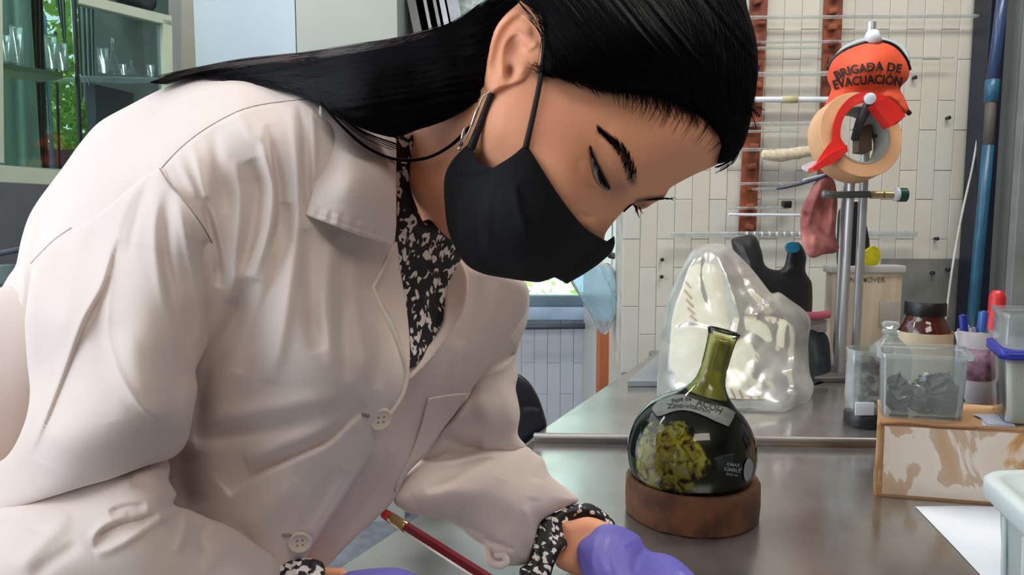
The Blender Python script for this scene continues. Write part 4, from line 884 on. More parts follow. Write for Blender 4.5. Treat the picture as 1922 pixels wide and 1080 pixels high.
# back wall of cabinet: panel at right, added drapes and bars imitate a reflection at left
v, f = prism([CB(178, -80, .30), CB(340, -80, .30), CB(340, 360, .30), CB(184, 360, .30)], nrm*.01); mk('back_panel', v, f, mat('dim_grey_back', (128, 136, 134), .7), gc, smooth=False)
v, f = prism([CB(178, 158, .22), CB(250, 175, .22), CB(262, 330, .22), CB(184, 330, .22)], nrm*.05); mk('grey_box', v, f, mat('slate_box', (84, 88, 100), .6), smooth=False, label='slate grey box inside the glass cabinet', cat='box')
M['reflected_drape'] = mat('grey_green_drape', (160, 182, 174), .8, c2=(130, 152, 146), scale=6, stretch=(3, 3, .3))
def reflected_drape(pts_top, pts_bot, off, label, m=None):
    n = 26; V = []; 
    for i in range(n):
        t = i/(n-1); a = np.array(pts_top[0])*(1-t)+np.array(pts_top[1])*t; b_ = np.array(pts_bot[0])*(1-t)+np.array(pts_bot[1])*t; o_ = off+.012*math.sin(t*22)
        V.append(CB(a[0], a[1], o_)); V.append(CB(b_[0], b_[1], o_))
    V = np.array(V); k = len(V); Fc = [(2*i, 2*i+2, 2*i+3, 2*i+1) for i in range(n-1)]
    V2 = V+nrm*.002; Fc += [tuple(q+k for q in f_[::-1]) for f_ in Fc]
    return mk('curtain', np.concatenate([V, V2]), Fc, m or M['reflected_drape'], label=label, cat='curtain')
reflected_drape(((-60, -80), (52, -80)), ((-60, 320), (78, 320)), .32, 'grey green curtain at the far left imitating a reflection in the glass cabinet')
reflected_drape(((50, -80), (78, -80)), ((60, 320), (84, 320)), .36, 'dark brown curtain strip imitating a reflection in the left cabinet door', mat('brown_drape', (62, 58, 52), .8))
reflected_drape(((88, -80), (120, -80)), ((118, 60), (126, 150)), .34, 'short slanted curtain fold imitating a reflection left of the cabinet door edge')
reflected_drape(((142, -80), (176, -80)), ((154, 180), (184, 250)), .33, 'pale curtain fold imitating a reflection right of the cabinet door edge', mat('pale_drape', (176, 196, 192), .8))
# bars added behind the glass imitate a reflected window frame
for a, b_, w_, c_ in (((66, -40), (76, 330), 5, (120, 170, 220)), ((83, 30), (100, 330), 4, (150, 196, 226)), ((74, -40), (86, 330), 5, (54, 66, 78)), ((104, 60), (112, 330), 3, (40, 60, 60))):
    v, f = sweep([CB(a[0], a[1], .42), CB(b_[0], b_[1], .42)], w_*2.1/F, 8, smooth=False); mk('reflected_bar', v, f, mat('bar%d' % w_+str(a[0]), c_, .4), label={66: 'light blue bar far left imitating a window reflected in the cabinet glass', 83: 'pale blue bar of the imitated reflection beside the green leaves', 74: 'dark bar imitating a window reflected in the left cabinet door', 104: 'thin dark bar of the imitated reflection in front of the green leaves'}[a[0]], cat='bar')
cc_ = CB(132, 235, 1.3); leaves('tree_foliage', cc_, np.array([.22, .2, .32]), 7000, .022, M['leaf'], 'bright green leaves imitating a reflection in the left glass cabinet', 11)  # leaves added behind the glass in place of reflected greenery
# glassware inside
def ware(px, py, r_, h, off, label, kind):
    c = CB(px, py, off); s = 2.2/F
    if kind == 'flask': pr_ = [(.5, 0), (r_, 0), (r_*1.02, h*.06), (r_*.25, h*.7), (r_*.25, h), (r_*.34, h*1.02)]
    else: pr_ = [(.5, 0), (r_, 0), (r_, h), (r_*1.06, h*1.01)]
    v, f = lathe([(a*s, b_*s) for a, b_ in pr_], 20, MX(c)); mk('glassware', v, f, M['tube_glass'], label=label, cat='glassware', group='glassware in the cabinet')
for i, (px, py, r_, h, k) in enumerate(((195, 136, 9, 44, 'c'), (214, 137, 11, 62, 'flask'), (247, 140, 9, 26, 'flask'), (232, 140, 6, 20, 'c'), (283, 143, 7, 22, 'c'))):
    ware(px, py, r_, h, .18, ['tall clear cylinder at left of the cabinet glass shelf', 'tall narrow necked flask on the cabinet glass shelf', 'small flask in the middle of the cabinet glass shelf', 'small beaker between the flasks on the glass shelf', 'small beaker at the right end of the glass shelf'][i], k)
for i, (px, r_, h) in enumerate(((12, 8, 40), (34, 9, 56), (98, 9, 52), (118, 8, 44))):
    ware(px, 112+px*.16, r_, h, .08, ['clear beaker at the far left on the olive cabinet shelf', 'tall clear beaker second from left on the olive shelf', 'clear beaker in front of the green leaves on the olive shelf', 'clear beaker next to the dark door edge on the olive shelf'][i], 'c')
r = relief([(196, -6), (215, -20), (260, -22), (290, -10), (290, 18), (265, 14), (235, 4), (205, 0)], [(200, -5, 2.25), (290, 10, 2.35)], step=4, edge=10, bulge=8, back=40); mk('dark_bundle', r.V, r.F, mat('dark_plum', (44, 34, 46), .7, c2=(26, 22, 30), scale=30), label='dark plum bundle lying on top of the glass cabinet', cat='bundle')
# dark sheet stands in for the shaded recess below the cabinet
v, f = boxpts([-2.2, 2.75, 0], [-1.15, 2.80, 1.5], 0); mk('dark_recess_panel', v, f, M['dark'], smooth=False, label='dark panel standing in for the recess below the glass cabinet at far left', cat='cupboard')
v, f = sweep([P(-20, 480, 2.1), P(10, 474, 2.1), P(40, 468, 2.1)], .008, 8); mk('dark_hose', v, f, mat('dark_slate', (44, 52, 62), .5), label='dark slate hose below the glass cabinet', cat='hose')
v, f = boxpts(PY(-60, 506, 1.9), PY(14, 530, 2.1), .004); mk('glass_tray', v, f, mat('pale_teal', (150, 176, 176), .3), label='pale teal tray edge at the far left behind the coat', cat='tray')
# white cabinets
M['wcab'] = mat('white_cabinet_cool', (158, 170, 176), .5, c2=(150, 163, 170), scale=2)
M['wcab2'] = mat('white_cabinet_warm', (160, 167, 161), .5, c2=(152, 160, 154), scale=2)
wy = 2.9; a = PY(556, 80, wy); b_ = PY(366, 80, 3.15); c_ = PY(746, 80, 3.0)
v, f = prism([[a[0]-.002, a[1], .0], [b_[0], b_[1], .0], [b_[0]+.05, b_[1]+.35, .0], [a[0]-.002, a[1]+.35, .0]], (0, 0, 2.4)); wc = thing('white_cabinet', (a[0]-.2, 3.1, 0), 'tall cool white cabinet behind the hair at left', 'cabinet'); mk('body', v, f, M['wcab'], wc, smooth=False)
v, f = prism([[a[0]+.002, a[1], .0], [c_[0], c_[1], .0], [c_[0], c_[1]+.3, .0], [a[0]+.002, a[1]+.3, .0]], (0, 0, 2.4)); wc2 = thing('white_cabinet', (a[0]+.2, 3.05, 0), 'tall warm white cabinet just right of the cool white one', 'cabinet'); mk('body', v, f, M['wcab2'], wc2, smooth=False)
# slanted pale curtain folds at top, fold shading put into the strip greys
cf = thing('slanted_curtain', PY(800, 60, 3.2), 'pale slanted curtain folds at the top above the hair', 'curtain')
for k, (xa, xb, c_) in enumerate(((752, 782, (150, 152, 150)), (768, 800, (190, 196, 198)), (788, 812, (160, 164, 168)), (806, 826, (200, 204, 210)), (822, 848, (176, 182, 190)))):
    v, f = prism([PY(xa, -60, 3.2), PY(xb, -60, 3.2), PY(xb+34, 110, 3.2), PY(xa+34, 110, 3.2)], (0, .03, 0)); mk('curtain_fold', v, f, mat('pale_curtain%d' % k, c_, .8), cf, smooth=False)
v, f = prism([PY(850, -60, 3.25), PY(1000, -60, 3.25), PY(1000, 120, 3.25), PY(850, 120, 3.25)], (0, .01, 0)); mk('lace_panel', v, f, mat('lace_bluewhite', (196, 208, 212), .8, c2=(150, 166, 160), scale=40), smooth=False, label='bluish lace panel at the top beside the slanted curtain', cat='panel')
v, f = boxpts([PY(745, 0, 3.3)[0], 3.3, 0.0], [PY(860, 0, 3.3)[0], 3.34, 2.84], 0); mk('dark_gap_panel', v, f, M['black'], smooth=False, label='black panel standing in for the dark gap between white cabinet and slanted curtain', cat='panel')  # black sheet gives the gap its shade by colour
# ------------------------------------------------------------------ person
M['seam'] = mat('seam_thread', (178, 166, 160), .9)  # grey thread of the stitched seams, darker than the coat
PX = thing('person', (-.45, .5, 0), 'person in white lab coat and black mask leaning over the table writing', 'person')
def rel(name, m, par, R): return mk(name, R.V, R.F, m, par)
# ---- lab coat, near front and back
torso_o = [(-150, 700), (-60, 590), (0, 543), (15, 520), (30, 497), (39, 454), (53, 409), (74, 373), (116, 317), (151, 268), (187, 229), (246, 196), (299, 169), (352, 148), (415, 135), (457, 139), (490, 150), (540, 168), (600, 180), (680, 215), (742, 262, 'c'), (743, 360), (741, 460, 'c'), (722, 500), (701, 541, 'c'), (722, 585), (745, 635), (762, 680), (767, 705), (758, 742), (735, 777), (716, 812), (690, 860), (663, 904), (630, 958), (601, 1002), (575, 1044), (545, 1090), (500, 1150), (300, 1230), (-100, 1250), (-170, 1000)]
torso_c = [(-150, 700, .62), (0, 543, .62), (53, 409, .62), (151, 268, .63), (246, 196, .63), (415, 135, .62), (540, 160, .575), (650, 200, .55), (742, 262, .565), (742, 460, .56), (701, 541, .55), (767, 705, .552), (716, 812, .55), (663, 904, .55), (575, 1044, .55), (500, 1150, .56),
           (310, 318, .475), (380, 250, .495), (460, 205, .51), (560, 190, .53), (450, 350, .475), (600, 380, .49), (680, 350, .515), (600, 560, .475), (680, 680, .495), (450, 600, .475), (600, 720, .475), (450, 800, .50), (600, 850, .51), (500, 950, .52), (350, 900, .54), (300, 700, .52), (200, 600, .52), (120, 480, .52), (180, 370, .515), (250, 280, .54), (60, 560, .56), (0, 700, .56), (-60, 900, .57), (0, 1100, .55), (300, 1100, .56)]
cf_ = [('g', [(296, 326), (315, 303), (343, 275), (379, 247), (421, 222), (456, 206), (491, 197), (533, 191), (575, 186)], 2.6, -4.5), ('g', [(301, 331), (320, 308), (348, 280), (384, 252), (426, 227), (461, 211), (540, 196)], 5, 2.5),
       ('s', [(500, 235), (512, 290), (522, 350), (523, 409), (510, 470)], 15, -13, 1), ('g', [(488, 230), (500, 300), (512, 350), (510, 400), (500, 450), (472, 530)], 10, 8),
       ('g', [(470, 300), (484, 345), (474, 426), (450, 520)], 15, -15), ('g', [(440, 300), (450, 360), (448, 430), (440, 520), (430, 570)], 10, 9),
       ('g', [(350, 255), (368, 296), (389, 374), (410, 444), (421, 510)], 9, 9), ('g', [(385, 370), (396, 425), (410, 480), (412, 540)], 9, -13), ('g', [(400, 240), (405, 290), (415, 340), (425, 400)], 13, -9), ('g', [(330, 290), (350, 330), (372, 372)], 8, 6),
       ('g', [(440, 205), (470, 250), (495, 262)], 10, 6), ('g', [(560, 195), (572, 260), (576, 330), (578, 400)], 7, -7), ('g', [(545, 200), (556, 280), (560, 380), (556, 480)], 9, 6), ('g', [(585, 200), (590, 260), (590, 340)], 6, 5),
       ('g', [(540, 380), (530, 470), (512, 540), (480, 620), (448, 700)], 16, -13), ('g', [(555, 460), (540, 560), (526, 640), (505, 720)], 16, 10), ('g', [(576, 430), (582, 520), (590, 610), (600, 660)], 16, -13),
       ('g', [(625, 433), (618, 520), (616, 600), (625, 690)], 14, 9), ('g', [(645, 560), (642, 640), (655, 715)], 12, -9), ('g', [(660, 460), (668, 560), (681, 650), (690, 720)], 11, 7), ('g', [(705, 600), (715, 660), (710, 730)], 11, -6),
       ('s', [(690, 765), (650, 796), (614, 829), (544, 861), (480, 892), (430, 930)], 34, -22, -1), ('g', [(656, 775), (600, 812), (530, 838), (460, 868)], 16, 12), ('g', [(600, 775), (526, 797), (440, 812), (365, 828)], 18, -13), ('g', [(640, 745), (560, 760), (470, 775), (400, 790)], 20, 9),
       ('g', [(470, 520), (440, 600), (410, 660), (380, 740), (365, 830)], 22, -26), ('g', [(560, 900), (500, 960), (460, 1000)], 26, 6), ('g', [(640, 880), (600, 950), (560, 1010)], 16, -6), ('g', [(350, 840), (340, 900), (360, 960)], 26, -16), ('g', [(700, 815), (660, 885), (600, 985), (560, 1050)], 3, -3),
       ('g', [(134, 428), (100, 452), (70, 482), (58, 495)], 2.5, -4), ('g', [(74, 380), (78, 420), (66, 470), (58, 500)], 9, -8), ('g', [(50, 470), (45, 520), (40, 580)], 10, 8), ('g', [(60, 500), (54, 560), (50, 620)], 8, -9), ('g', [(-10, 680), (20, 683), (52, 690)], 5, -5), ('g', [(-10, 730), (30, 727), (55, 724)], 4, -4), ('g', [(-20, 700), (20, 706), (50, 704)], 5, 5),
       ('g', [(270, 330), (240, 370), (215, 420), (195, 460)], 16, -8), ('g', [(700, 855), (675, 895), (650, 935)], 5, 2)]
cf_ = [tuple(list(q[:3])+[q[3]*1.35]+list(q[4:])) if abs(q[3]) > 4.6 else q for q in cf_]
coatR = relief(torso_o, torso_c, step=3.6, edge=26, bulge=16, back=300, bedge=240, folds=cf_)
coat = rel('lab_coat', M['coat'], PX, coatR)
def on(R, lift=.0006): return lambda x, y: P(x, y, R.depth(float(x), float(y))-lift)
def cord(name, pts, rad, m, par, R, lift=.0004, per=6, n=8, flat=None):
    pl = spl(pts, per, False); d = R.depth(pl[:, 0], pl[:, 1])-lift
    v, f = sweep(P(pl[:, 0], pl[:, 1], d), rad, n, smooth=False, flat=flat); return mk(name, v, f, m, par)
# piped lapel edge
pe = [(741, 462), (722, 500), (702, 541, 'c'), (722, 585), (745, 635), (761, 680), (766, 705), (757, 742), (736, 775)]
q = spl(pe, 8, False); v, f = sweep(P(q[:, 0]-2, q[:, 1], coatR.depth(q[:, 0]-2.5, q[:, 1])-.0016), .0017, 8, smooth=False); mk('piping', v, f, M['coat_edge'], coat)
# collar of near side
colR = relief([(600, 192, 'c'), (598, 240), (594, 300), (586, 356), (571, 403, 'c'), (600, 414), (632, 426), (685, 446), (740, 461, 'c'), (744, 420), (744, 330), (744, 262, 'c'), (690, 222), (640, 200)],
              [(600, 200, .517), (571, 403, .479), (632, 426, .478), (741, 460, .540), (744, 262, .556), (680, 330, .485), (690, 430, .500), (640, 210, .525), (600, 300, .492)], step=2.2, edge=6, bulge=4, back=6,
              folds=[('g', [(588+i*11+(i*7%5), 388+i*3.9-(i*5%9)), (586+i*11.3, 408+i*4.4)], 4.0, -2.2 if i % 2 else 2.0) for i in range(0, 14)]+[('g', [(640, 220), (650, 300), (648, 380)], 22, 5), ('g', [(700, 250), (690, 330), (700, 420)], 20, -4), ('g', [(578, 396), (640, 418), (735, 450)], 2.2, -1.6)])
rel('collar', M['coat'], coat, colR)
# inner lapel facing strip
lapR = relief([(741, 455), (703, 541), (735, 600), (762, 680), (768, 700), (769, 640), (762, 570), (752, 510), (746, 455)], [(741, 460, .565), (703, 541, .556), (768, 700, .565), (750, 520, .575)], step=3, edge=5, bulge=3, back=6)
rel('lapel', M['coat'], coat, lapR)
# far panel, lapel, pocket, sleeve
farR = relief([(842, 450), (880, 498), (930, 510), (985, 535), (989, 580), (960, 630), (930, 680), (893, 720), (878, 742), (855, 775), (830, 808), (800, 853), (765, 890), (737, 942), (704, 976), (650, 1027), (595, 1085), (540, 1140), (470, 1140), (540, 1010), (620, 860), (690, 740), (735, 690), (770, 680), (811, 635), (830, 600), (836, 523)],
              [(842, 450, .66), (985, 540, .74), (900, 700, .70), (770, 690, .605), (737, 940, .65), (650, 1030, .62), (540, 1020, .585), (690, 750, .59), (840, 600, .65), (800, 800, .66), (700, 850, .60)], step=3.6, edge=14, bulge=9, back=60,
              folds=[('g', [(735, 850), (700, 920), (640, 1010), (590, 1080)], 12, -7), ('g', [(765, 790), (720, 880), (680, 950)], 3, 2.5), ('g', [(900, 520), (880, 590), (850, 660), (830, 720)], 10, -4), ('g', [(930, 530), (900, 610), (870, 680)], 10, 4), ('g', [(860, 640), (850, 740)], 18, 3)])
cord('yoke_seam', [(296, 326), (315, 303), (343, 275), (379, 247), (421, 222), (456, 206), (491, 197), (533, 191), (578, 186)], .00055, M['seam'], coat, coatR)
cord('back_seam', [(134, 428), (100, 452), (70, 482), (58, 495)], .00045, M['seam'], coat, coatR)
rel('front_panel', M['coat'], coat, farR)
flR = relief([(848, 470), (862, 484), (878, 515), (876, 567), (850, 618), (829, 650), (800, 685), (766, 718, 'c'), (768, 688, 'c'), (811, 641), (831, 606), (838, 523)], [(848, 470, .655), (878, 515, .652), (766, 718, .592), (831, 606, .635), (838, 523, .648)], step=3, edge=5, bulge=4, back=8)
rel('lapel', M['coat'], coat, flR)
pkR = relief([(803, 748, 'c'), (840, 741), (879, 737, 'c'), (840, 795), (800, 853), (765, 890), (736, 938, 'c'), (745, 900), (772, 850), (790, 800)], [(803, 748, .662), (879, 737, .695), (736, 938, .640), (800, 853, .655)], step=3, edge=4, bulge=4, back=8)
def lift(R, base, px=2): pass
pkd = [(x, y, farR.depth(float(x), float(y))-.0022) for x, y in ((803, 750), (840, 745), (870, 740), (830, 800), (800, 845), (770, 880), (740, 930), (780, 830))]
pkR = relief([(803, 748, 'c'), (840, 741), (877, 738, 'c'), (840, 793), (802, 848), (768, 885), (738, 934, 'c'), (747, 900), (772, 850), (790, 800)], pkd, step=3, edge=4, bulge=3, back=4)
rel('pocket', M['coat'], coat, pkR)
fuR = relief([(886, 500), (930, 508), (988, 533), (990, 601), (975, 645), (967, 678), (972, 704), (968, 730), (976, 775), (972, 816), (988, 845), (950, 862), (870, 866), (800, 872), (785, 856), (830, 806), (878, 742), (892, 701), (920, 640), (938, 590), (918, 540)],
             [(930, 508, .755), (989, 560, .80), (970, 690, .79), (985, 845, .77), (900, 860, .74), (795, 862, .70), (880, 742, .715), (930, 620, .735), (940, 760, .735), (880, 820, .715)], step=3.4, edge=30, bulge=26, back=90,
             folds=[('s', [(892, 700), (941, 682), (974, 652)], 18, -22, 1), ('g', [(900, 704), (940, 692), (968, 668)], 7, 6), ('g', [(950, 560), (945, 610), (935, 650)], 9, -7), ('g', [(968, 560), (962, 610)], 9, 5), ('s', [(830, 812), (858, 832), (885, 842), (905, 845)], 20, -22, 1), ('g', [(900, 740), (915, 790), (905, 830)], 18, 6), ('g', [(880, 745), (860, 780), (842, 806)], 8, 6), ('g', [(935, 720), (960, 760), (965, 810)], 12, 5)])
rel('sleeve', M['coat'], coat, fuR)
ffR = relief([(796, 858), (830, 846), (870, 838), (930, 834), (986, 838), (1004, 850), (1020, 863), (1033, 893), (1067, 920), (1085, 942), (1045, 960), (1014, 981), (1003, 1018), (993, 1057), (977, 1062), (950, 1062), (918, 1050), (910, 1027), (887, 1013), (860, 990), (835, 978), (800, 970), (767, 963), (741, 946), (742, 925), (765, 888)],
             [(796, 858, .70), (986, 838, .77), (1085, 942, .80), (993, 1057, .745), (910, 1040, .72), (860, 990, .715), (742, 940, .66), (900, 920, .70), (1000, 950, .735), (960, 1040, .725), (820, 930, .675)], step=3.2, edge=34, bulge=30, back=80,
             folds=[('s', [(790, 862), (850, 856), (890, 844), (940, 838), (975, 846)], 14, -18, -1), ('g', [(800, 875), (850, 868), (900, 856), (950, 852)], 8, 8), ('s', [(800, 922), (850, 905), (880, 884), (925, 860)], 14, -14, 1), ('g', [(780, 945), (840, 925), (900, 940)], 22, 7), ('g', [(905, 1010), (935, 1022), (968, 1034)], 5, -9), ('g', [(985, 950), (992, 990), (985, 1030)], 7, 4), ('g', [(940, 900), (930, 950), (950, 1000)], 22, -4), ('g', [(1010, 900), (1000, 940)], 14, 4), ('g', [(870, 985), (900, 1000), (930, 1015)], 7, -5)])
rel('sleeve', M['coat'], coat, ffR)
v, f = sweep([P(912, 1030, .712), P(918, 1052, .705), P(935, 1062, .703), P(950, 1056, .704), P(945, 1044, .707), P(930, 1044, .709)], .0035, 10); mk('cuff_roll', v, f, M['coat'], coat)
# near sleeve
def td(x, y, o=0.0): return (x, y, coatR.depth(float(x), float(y))-o)
slR = relief([(302, 316), (322, 348), (345, 373), (379, 419), (403, 462), (415, 500), (416, 548), (397, 590), (393, 640), (368, 694), (371, 731), (365, 766), (355, 818), (344, 842), (321, 861), (272, 876), (207, 900), (160, 913), (89, 935), (0, 962), (-50, 975), (-60, 900), (10, 860), (44, 800), (56, 740), (50, 670), (47, 598), (56, 539), (66, 490), (110, 452), (150, 424), (200, 390), (250, 348)],
             [td(302, 320, .002), td(200, 395, .002), td(110, 455, .002), td(340, 370, .004), td(379, 421, .004), td(250, 352, .002), (410, 500, .478), (395, 600, .485), (368, 700, .475), (355, 810, .47), (56, 540, .515), (50, 700, .51), (0, 860, .50), (-50, 960, .50), (0, 955, .48), (160, 910, .44), (321, 860, .47), (270, 500, .445), (200, 620, .435), (290, 640, .43), (300, 780, .425), (180, 800, .415), (100, 820, .43), (350, 560, .455), (120, 600, .455)],
             step=3.4, edge=26, bulge=16, back=230, bedge=120,
             folds=[('g', [(215, 440), (207, 480), (189, 539), (154, 607), (112, 717), (80, 800), (52, 870)], 10, 9), ('s', [(222, 450), (212, 490), (195, 545), (160, 610), (118, 720), (86, 800), (60, 860)], 90, -20, 1), ('g', [(205, 600), (195, 700), (210, 790)], 30, -6), ('g', [(212, 505), (199, 560), (196, 622), (218, 700), (262, 765), (305, 795)], 10, 9), ('s', [(205, 520), (197, 580), (197, 630), (220, 708), (264, 772), (310, 800)], 26, -12, -1),
                    ('g', [(322, 352), (311, 410), (310, 480), (326, 580), (350, 650), (366, 694)], 14, -17), ('g', [(297, 350), (292, 420), (298, 490), (312, 560), (335, 640), (350, 700)], 13, 10), ('g', [(335, 385), (350, 450), (366, 530), (376, 600), (372, 650)], 9, 9), ('g', [(384, 450), (392, 500), (394, 560), (385, 600)], 8, -9), ('g', [(402, 480), (406, 530)], 6, 6),
                    ('g', [(265, 335), (245, 370), (225, 420), (215, 470)], 9, 6), ('g', [(285, 330), (268, 370), (250, 430), (240, 480)], 8, -6), ('g', [(200, 400), (180, 440), (170, 500)], 16, -5), ('g', [(150, 440), (135, 500), (125, 580)], 16, 5), ('g', [(240, 620), (255, 680), (285, 740)], 20, 5), ('g', [(350, 720), (345, 770), (330, 820)], 12, 6), ('g', [(60, 500), (60, 600), (64, 700), (66, 780)], 10, 6)])
rel('sleeve', M['coat'], coat, slR)
q = spl([(302, 316), (322, 348), (345, 373), (379, 419), (403, 462), (414, 500), (415, 545)], 8, False); v, f = sweep(P(q[:, 0]-2.5, q[:, 1], slR.depth(q[:, 0]-2.5, q[:, 1])-.0001), .0005, 8, smooth=False); mk('armhole_seam', v, f, M['seam'], coat)
foR = relief([(-120, 985), (-40, 968), (20, 945), (90, 915), (160, 893), (250, 868), (310, 858), (319, 880), (317, 902), (331, 928), (327, 948), (355, 957), (391, 973), (420, 984), (450, 1000), (481, 1023), (516, 1048), (530, 1075), (520, 1130), (440, 1190), (200, 1230), (-120, 1230)],
             [(-100, 985, .50), (90, 915, .475), (160, 893, .47), (310, 862, .485), (331, 930, .48), (355, 957, .482), (450, 1000, .515), (516, 1048, .54), (200, 1000, .435), (100, 1060, .43), (350, 1060, .455), (0, 1060, .44), (450, 1100, .49), (300, 930, .455), (520, 1130, .53), (200, 1230, .46)], step=3.4, edge=40, bulge=24, back=150,
             folds=[('s', [(205, 962), (235, 951), (275, 948)], 14, -12, -1), ('s', [(178, 1030), (190, 1004), (225, 985), (262, 976), (296, 966)], 22, -16, -1), ('g', [(178, 1042), (230, 1020), (300, 975), (342, 957)], 9, 9), ('g', [(170, 1015), (195, 985), (240, 965)], 8, 7), ('g', [(30, 1075), (70, 1030), (115, 985), (130, 965)], 16, 8), ('g', [(-20, 990), (40, 985), (90, 1000)], 10, -6), ('g', [(60, 1085), (90, 1060), (150, 1020)], 13, -8), ('g', [(395, 985), (375, 1010), (390, 1040)], 10, -7), ('g', [(352, 965), (345, 1000), (330, 1040)], 9, 7), ('g', [(245, 905), (290, 912), (325, 925)], 10, -9), ('g', [(250, 890), (300, 885)], 8, 5), ('g', [(440, 1010), (400, 1050), (380, 1080)], 14, 5), ('g', [(0, 950), (90, 925), (160, 903), (270, 872)], 9, -9)])
rel('sleeve', M['coat'], coat, foR)
# buttons
def button(px, py, R, rad):
    d = R.depth(float(px), float(py)); c = P(px, py, d-.0022); s_ = rad*d/F
    e = P(px+6, py, R.depth(px+6., float(py)))-P(px-6, py, R.depth(px-6., float(py))); g = P(px, py+6, R.depth(float(px), py+6.))-P(px, py-6, R.depth(float(px), py-6.))
    nv = Vector(np.cross(e, g)); nv.normalize()
    nv = (nv+Vector(-FW)*.8).normalized() if nv.dot(Vector(FW)) < 0 else (-nv+Vector(-FW)*.8).normalized()
    rm = nv.to_track_quat('Z', 'Y').to_matrix().to_4x4(); Mx = Matrix.Translation(Vector(c)) @ rm
    v, f = lathe([(.0001, -.001), (s_*.96, -.001), (s_, .0), (s_, .001), (s_*.9, .0022), (s_*.78, .0018), (s_*.66, .0011), (.0001, .0011)], 36, Mx); b_ = mk('button', v, f, M['button'], coat)
    for ax, ay in ((.22, .22), (-.22, .22), (.22, -.22), (-.22, -.22)):
        v, f = lathe([(.0001, .0014), (s_*.09, .0014), (s_*.09, .0008)], 8, Mx @ Matrix.Translation((ax*s_, ay*s_, 0))); mk('button_hole', v, f, M['thread'], coat)
    return c
button(714, 787, coatR, 23); button(563, 1018, coatR, 22)
cord('buttonhole', [(680, 778), (692, 781)], .0012, M['thread'], coat, coatR); cord('buttonhole', [(531, 1005), (545, 1005)], .0012, M['thread'], coat, coatR)

# ---- leopard blouse
def leopard():
    t = NT('leopard_print'); b = t.b; b.inputs['Roughness'].default_value = .6
    tc = t.n('ShaderNodeTexCoord'); nz = t.n('ShaderNodeTexNoise'); nz.inputs['Scale'].default_value = 120; nz.inputs['Detail'].default_value = 1; t.l(tc.outputs['Object'], nz.inputs[0])
    mxv = t.n('ShaderNodeMix', data_type='VECTOR'); mxv.inputs[0].default_value = .010; t.l(tc.outputs['Object'], mxv.inputs[4]); t.l(nz.outputs['Color'], mxv.inputs[5])
    vo = t.n('ShaderNodeTexVoronoi'); vo.inputs['Scale'].default_value = 100; vo.inputs['Randomness'].default_value = .85; t.l(mxv.outputs[1], vo.inputs['Vector'])
    r1_ = ramp(t, vo.outputs['Distance'], [(.14, (0, 0, 0, 1)), (.19, (1, 1, 1, 1)), (.46, (1, 1, 1, 1)), (.51, (0, 0, 0, 1))])
    n2 = t.n('ShaderNodeTexNoise'); n2.inputs['Scale'].default_value = 150; n2.inputs['Detail'].default_value = 0; t.l(tc.outputs['Object'], n2.inputs[0])
    r2_ = ramp(t, n2.outputs[0], [(.47, (0, 0, 0, 1)), (.51, (1, 1, 1, 1))])
    mu = t.n('ShaderNodeMath', operation='MULTIPLY'); t.l(r1_.outputs[0], mu.inputs[0]); t.l(r2_.outputs[0], mu.inputs[1])
    mx_ = t.n('ShaderNodeMix', data_type='RGBA'); t.l(mu.outputs[0], mx_.inputs[0]); mx_.inputs[6].default_value = lin((12, 10, 18)); mx_.inputs[7].default_value = lin((232, 226, 222)); t.l(mx_.outputs[2], b.inputs['Base Color'])
    return t.m
M['leopard'] = leopard()
blR = relief([(740, 255), (778, 250), (786, 275), (772, 305), (770, 350), (785, 395), (800, 420), (850, 414), (862, 440), (868, 480), (846, 530), (840, 600), (822, 642), (770, 692), (755, 650), (745, 560), (736, 460), (736, 350)],
             [(740, 255, .572), (780, 260, .585), (770, 350, .585), (800, 420, .60), (860, 440, .64), (846, 530, .65), (830, 620, .645), (770, 692, .59), (745, 560, .585), (736, 400, .575)], step=3, edge=14, bulge=8, back=30,
             folds=[('g', [(755, 280), (752, 360), (765, 440), (790, 520)], 8, -5), ('g', [(770, 420), (800, 450), (850, 450)], 7, -5), ('g', [(790, 540), (800, 620)], 10, 4), ('g', [(830, 440), (825, 520), (810, 600)], 7, -4)])
blouse = rel('blouse', M['leopard'], PX, blR)
v, f = sweep([P(795, 424, .606), P(818, 418, .612), P(850, 412, .625)], .004, 8); mk('black_neckline', v, f, M['mask'], blouse)
cuR = relief([(1016, 980), (1045, 962), (1075, 949), (1104, 945), (1127, 956), (1144, 970), (1155, 987), (1140, 1010), (1060, 1030), (1040, 1062), (1028, 1090), (985, 1100), (975, 1070), (992, 1056), (1004, 1014)],
             [(1016, 980, .752), (1104, 946, .79), (1155, 987, .79), (990, 1060, .728), (1030, 1085, .718), (1050, 1030, .74), (1090, 990, .785), (1020, 1030, .735)], step=2.6, edge=14, bulge=12, back=30,
             folds=[('g', [(1025, 985), (1012, 1030), (1005, 1070)], 5, -4), ('g', [(1040, 975), (1030, 1030)], 5, 4), ('g', [(1060, 965), (1100, 958), (1135, 975)], 5, 5)])
rel('blouse_cuff', M['leopard'], PX, cuR)
cnR = relief([(505, 1095), (515, 1072), (530, 1058), (548, 1050), (575, 1048), (603, 1054), (610, 1070), (606, 1100), (560, 1130), (520, 1130)], [(510, 1090, .540), (560, 1050, .545), (608, 1070, .55), (550, 1120, .525)], step=2.6, edge=14, bulge=14, back=40, folds=[('g', [(530, 1062), (535, 1090)], 4, -4), ('g', [(555, 1052), (556, 1085)], 4, 4), ('g', [(580, 1052), (578, 1080)], 4, -4)])
rel('blouse_cuff', M['leopard'], PX, cnR)

